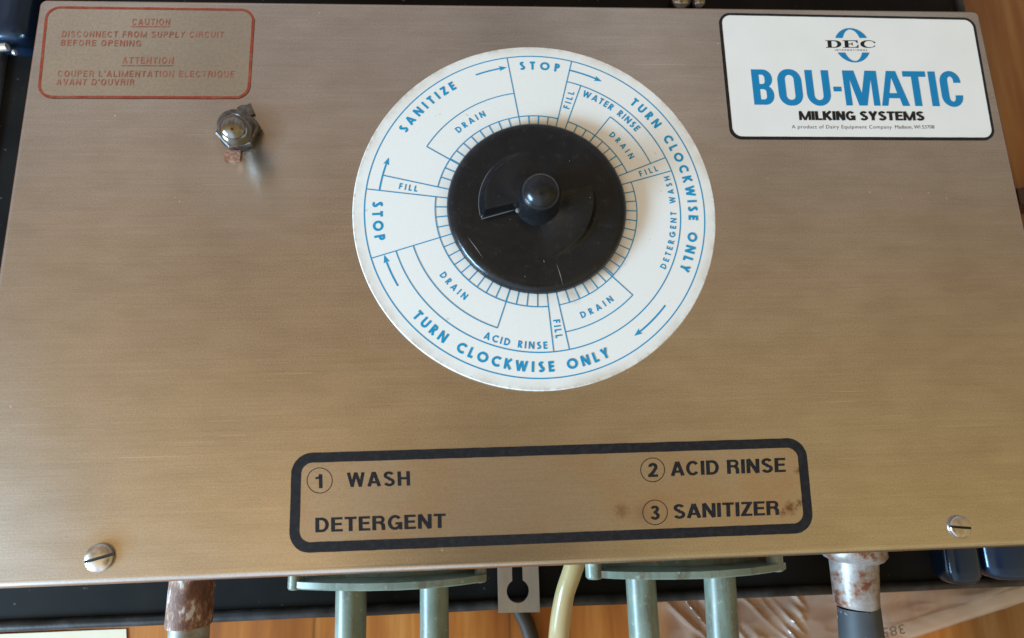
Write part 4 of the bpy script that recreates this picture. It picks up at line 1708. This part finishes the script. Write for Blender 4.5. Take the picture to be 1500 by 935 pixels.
# ------------------------------------------------------------------ things lying about on the floor
# paper sheet at the lower left
z = F_Z + 0.0009
q = [on(*p, z) for p in ((-60, 931), (184, 922), (188, 1010), (-60, 1010))]
mb = MB()
n = 10
top, bot = [], []
for i in range(n + 1):
    for j in range(n + 1):
        u, v = i / n, j / n
        p = q[0].lerp(q[1], u).lerp(q[3].lerp(q[2], u), v)
        hh = 0.0004 * math.sin(5 * u + 2 * v)
        top.append(Vector((p.x, p.y, z + hh)))
        bot.append(Vector((p.x, p.y, z + hh - 0.0003)))
N = (n + 1) ** 2
fs = [(i * (n + 1) + j, (i + 1) * (n + 1) + j, (i + 1) * (n + 1) + j + 1, i * (n + 1) + j + 1) for i in range(n) for j in range(n)]
mb.add(top + bot, fs + [tuple(N + k for k in reversed(f)) for f in fs])
edge = [i * (n + 1) for i in range(n + 1)] + [n * (n + 1) + j for j in range(1, n + 1)] + [i * (n + 1) + n for i in range(n - 1, -1, -1)] + [j for j in range(n - 1, 0, -1)]
mb.add(top + bot, [(edge[k], edge[(k + 1) % len(edge)], N + edge[(k + 1) % len(edge)], N + edge[k]) for k in range(len(edge))])
tag(mb.build('paper_sheet', M_paper), 'cream paper sheet lying on the floor below the lower left of the box', 'paper')

# clear plastic bag, crumpled, with a fold and a straight lower edge
from mathutils import noise as mn


def bag():
    z0 = F_Z + 0.0015
    tl, tr, br, bl = on(935, 800, z0), on(1580, 770, z0), on(1560, 856, z0), on(930, 1075, z0)
    nx, ny = 260, 90
    vs = []
    for j in range(ny + 1):
        for i in range(nx + 1):
            u, v = i / nx, j / ny
            p = tl.lerp(tr, u).lerp(bl.lerp(br, u), v)
            h = 0.004 + 0.0035 * mn.noise((u * 9, v * 5, 0.3))
            cr = max(0.0, 1 - u / 0.34) ** 1.3 + 0.5 * math.exp(-((u - 0.335) / 0.02) ** 2)
            rid = 1 - abs(mn.noise((u * 30 - 7 * v, v * 5 - u * 9, 1.7)))
            h += cr * 0.0065 * rid ** 7 + 0.0004 * (1 - abs(mn.noise((u * 9 - 4 * v, v * 6, 4.1)))) ** 5
            vs.append(Vector((p.x, p.y, z0 + max(0.0, h * min(1.0, (1 - v) * 9 + 0.12)))))
    n = nx + 1
    fs = [(j * n + i, j * n + i + 1, (j + 1) * n + i + 1, (j + 1) * n + i) for j in range(ny) for i in range(nx)]
    b = mesh_obj('plastic_bag', vs, fs, M_bag, None, 60)
    tag(b, 'clear crumpled plastic bag spread on the wooden floor at the lower right', 'plastic bag')
    so = b.modifiers.new('thickness', 'SOLIDIFY')
    so.thickness = 0.00012
    # doubled hem: a second strip of film along the lower edge
    a0, a1, a2, a3 = on(1290, 921, z0 + 0.0055), on(1512, 855, z0 + 0.0055), on(1540, 870, z0 + 0.004), on(1335, 936, z0 + 0.004)
    vs, fs = [], []
    nn = 40
    for i in range(nn + 1):
        u = i / nn
        p, q_ = a0.lerp(a1, u), a3.lerp(a2, u)
        for v in (0, 0.12, 0.5, 0.9, 1.0):
            r = p.lerp(q_, v)
            vs.append(Vector((r.x, r.y, r.z + 0.0008 * math.sin(v * math.pi) + 0.0004 * mn.noise((u * 12, v * 3, 0.5)))))
    fs = [(i * 5 + k, i * 5 + k + 1, (i + 1) * 5 + k + 1, (i + 1) * 5 + k) for i in range(nn) for k in range(4)]
    h = mesh_obj('hem', vs, fs, M_bag, b, 60)
    so = h.modifiers.new('thickness', 'SOLIDIFY')
    so.thickness = 0.00015
    # printed number, seen upside down and from the back
    vs, fs = text_geo('385', 0.006, 1.05)
    w = max(v.x for v in vs)
    ht = max(v.y for v in vs)
    A, B, T = Vector((1325, 914)), Vector((1291, 921)), Vector((1328, 928))
    mb = MB()
    mb.add([on(*(A + (B - A) * (v.x / w) + (T - A) * (v.y / ht)), z0 + 0.0085) for v in vs], fs)
    mb.build('printed_number', Mat('faint_ink', (0.20, 0.12, 0.07), 0.6).m, b)


bag()

# dark red-brown block at the right edge
mb = MB()
z = F_Z + 0.02
p, q_ = on(1489, 276, z), on(1560, 262, z)
r_, s_ = on(1560, 292, z), on(1494, 300, z)
lo_ = [p, q_, r_, s_]
mb.rings([[Vector((v.x, v.y, F_Z + 0.0005)) for v in lo_], [Vector((v.x, v.y, z - 0.0008)) for v in lo_],
          [Vector((v.x, v.y, z)) + (sum(lo_, Vector()) / 4 - v) * 0.03 for v in lo_]])
tag(mb.build('wooden_block', M_block, None, 30), 'dark red-brown wooden block on the floor at the right of the box', 'block')
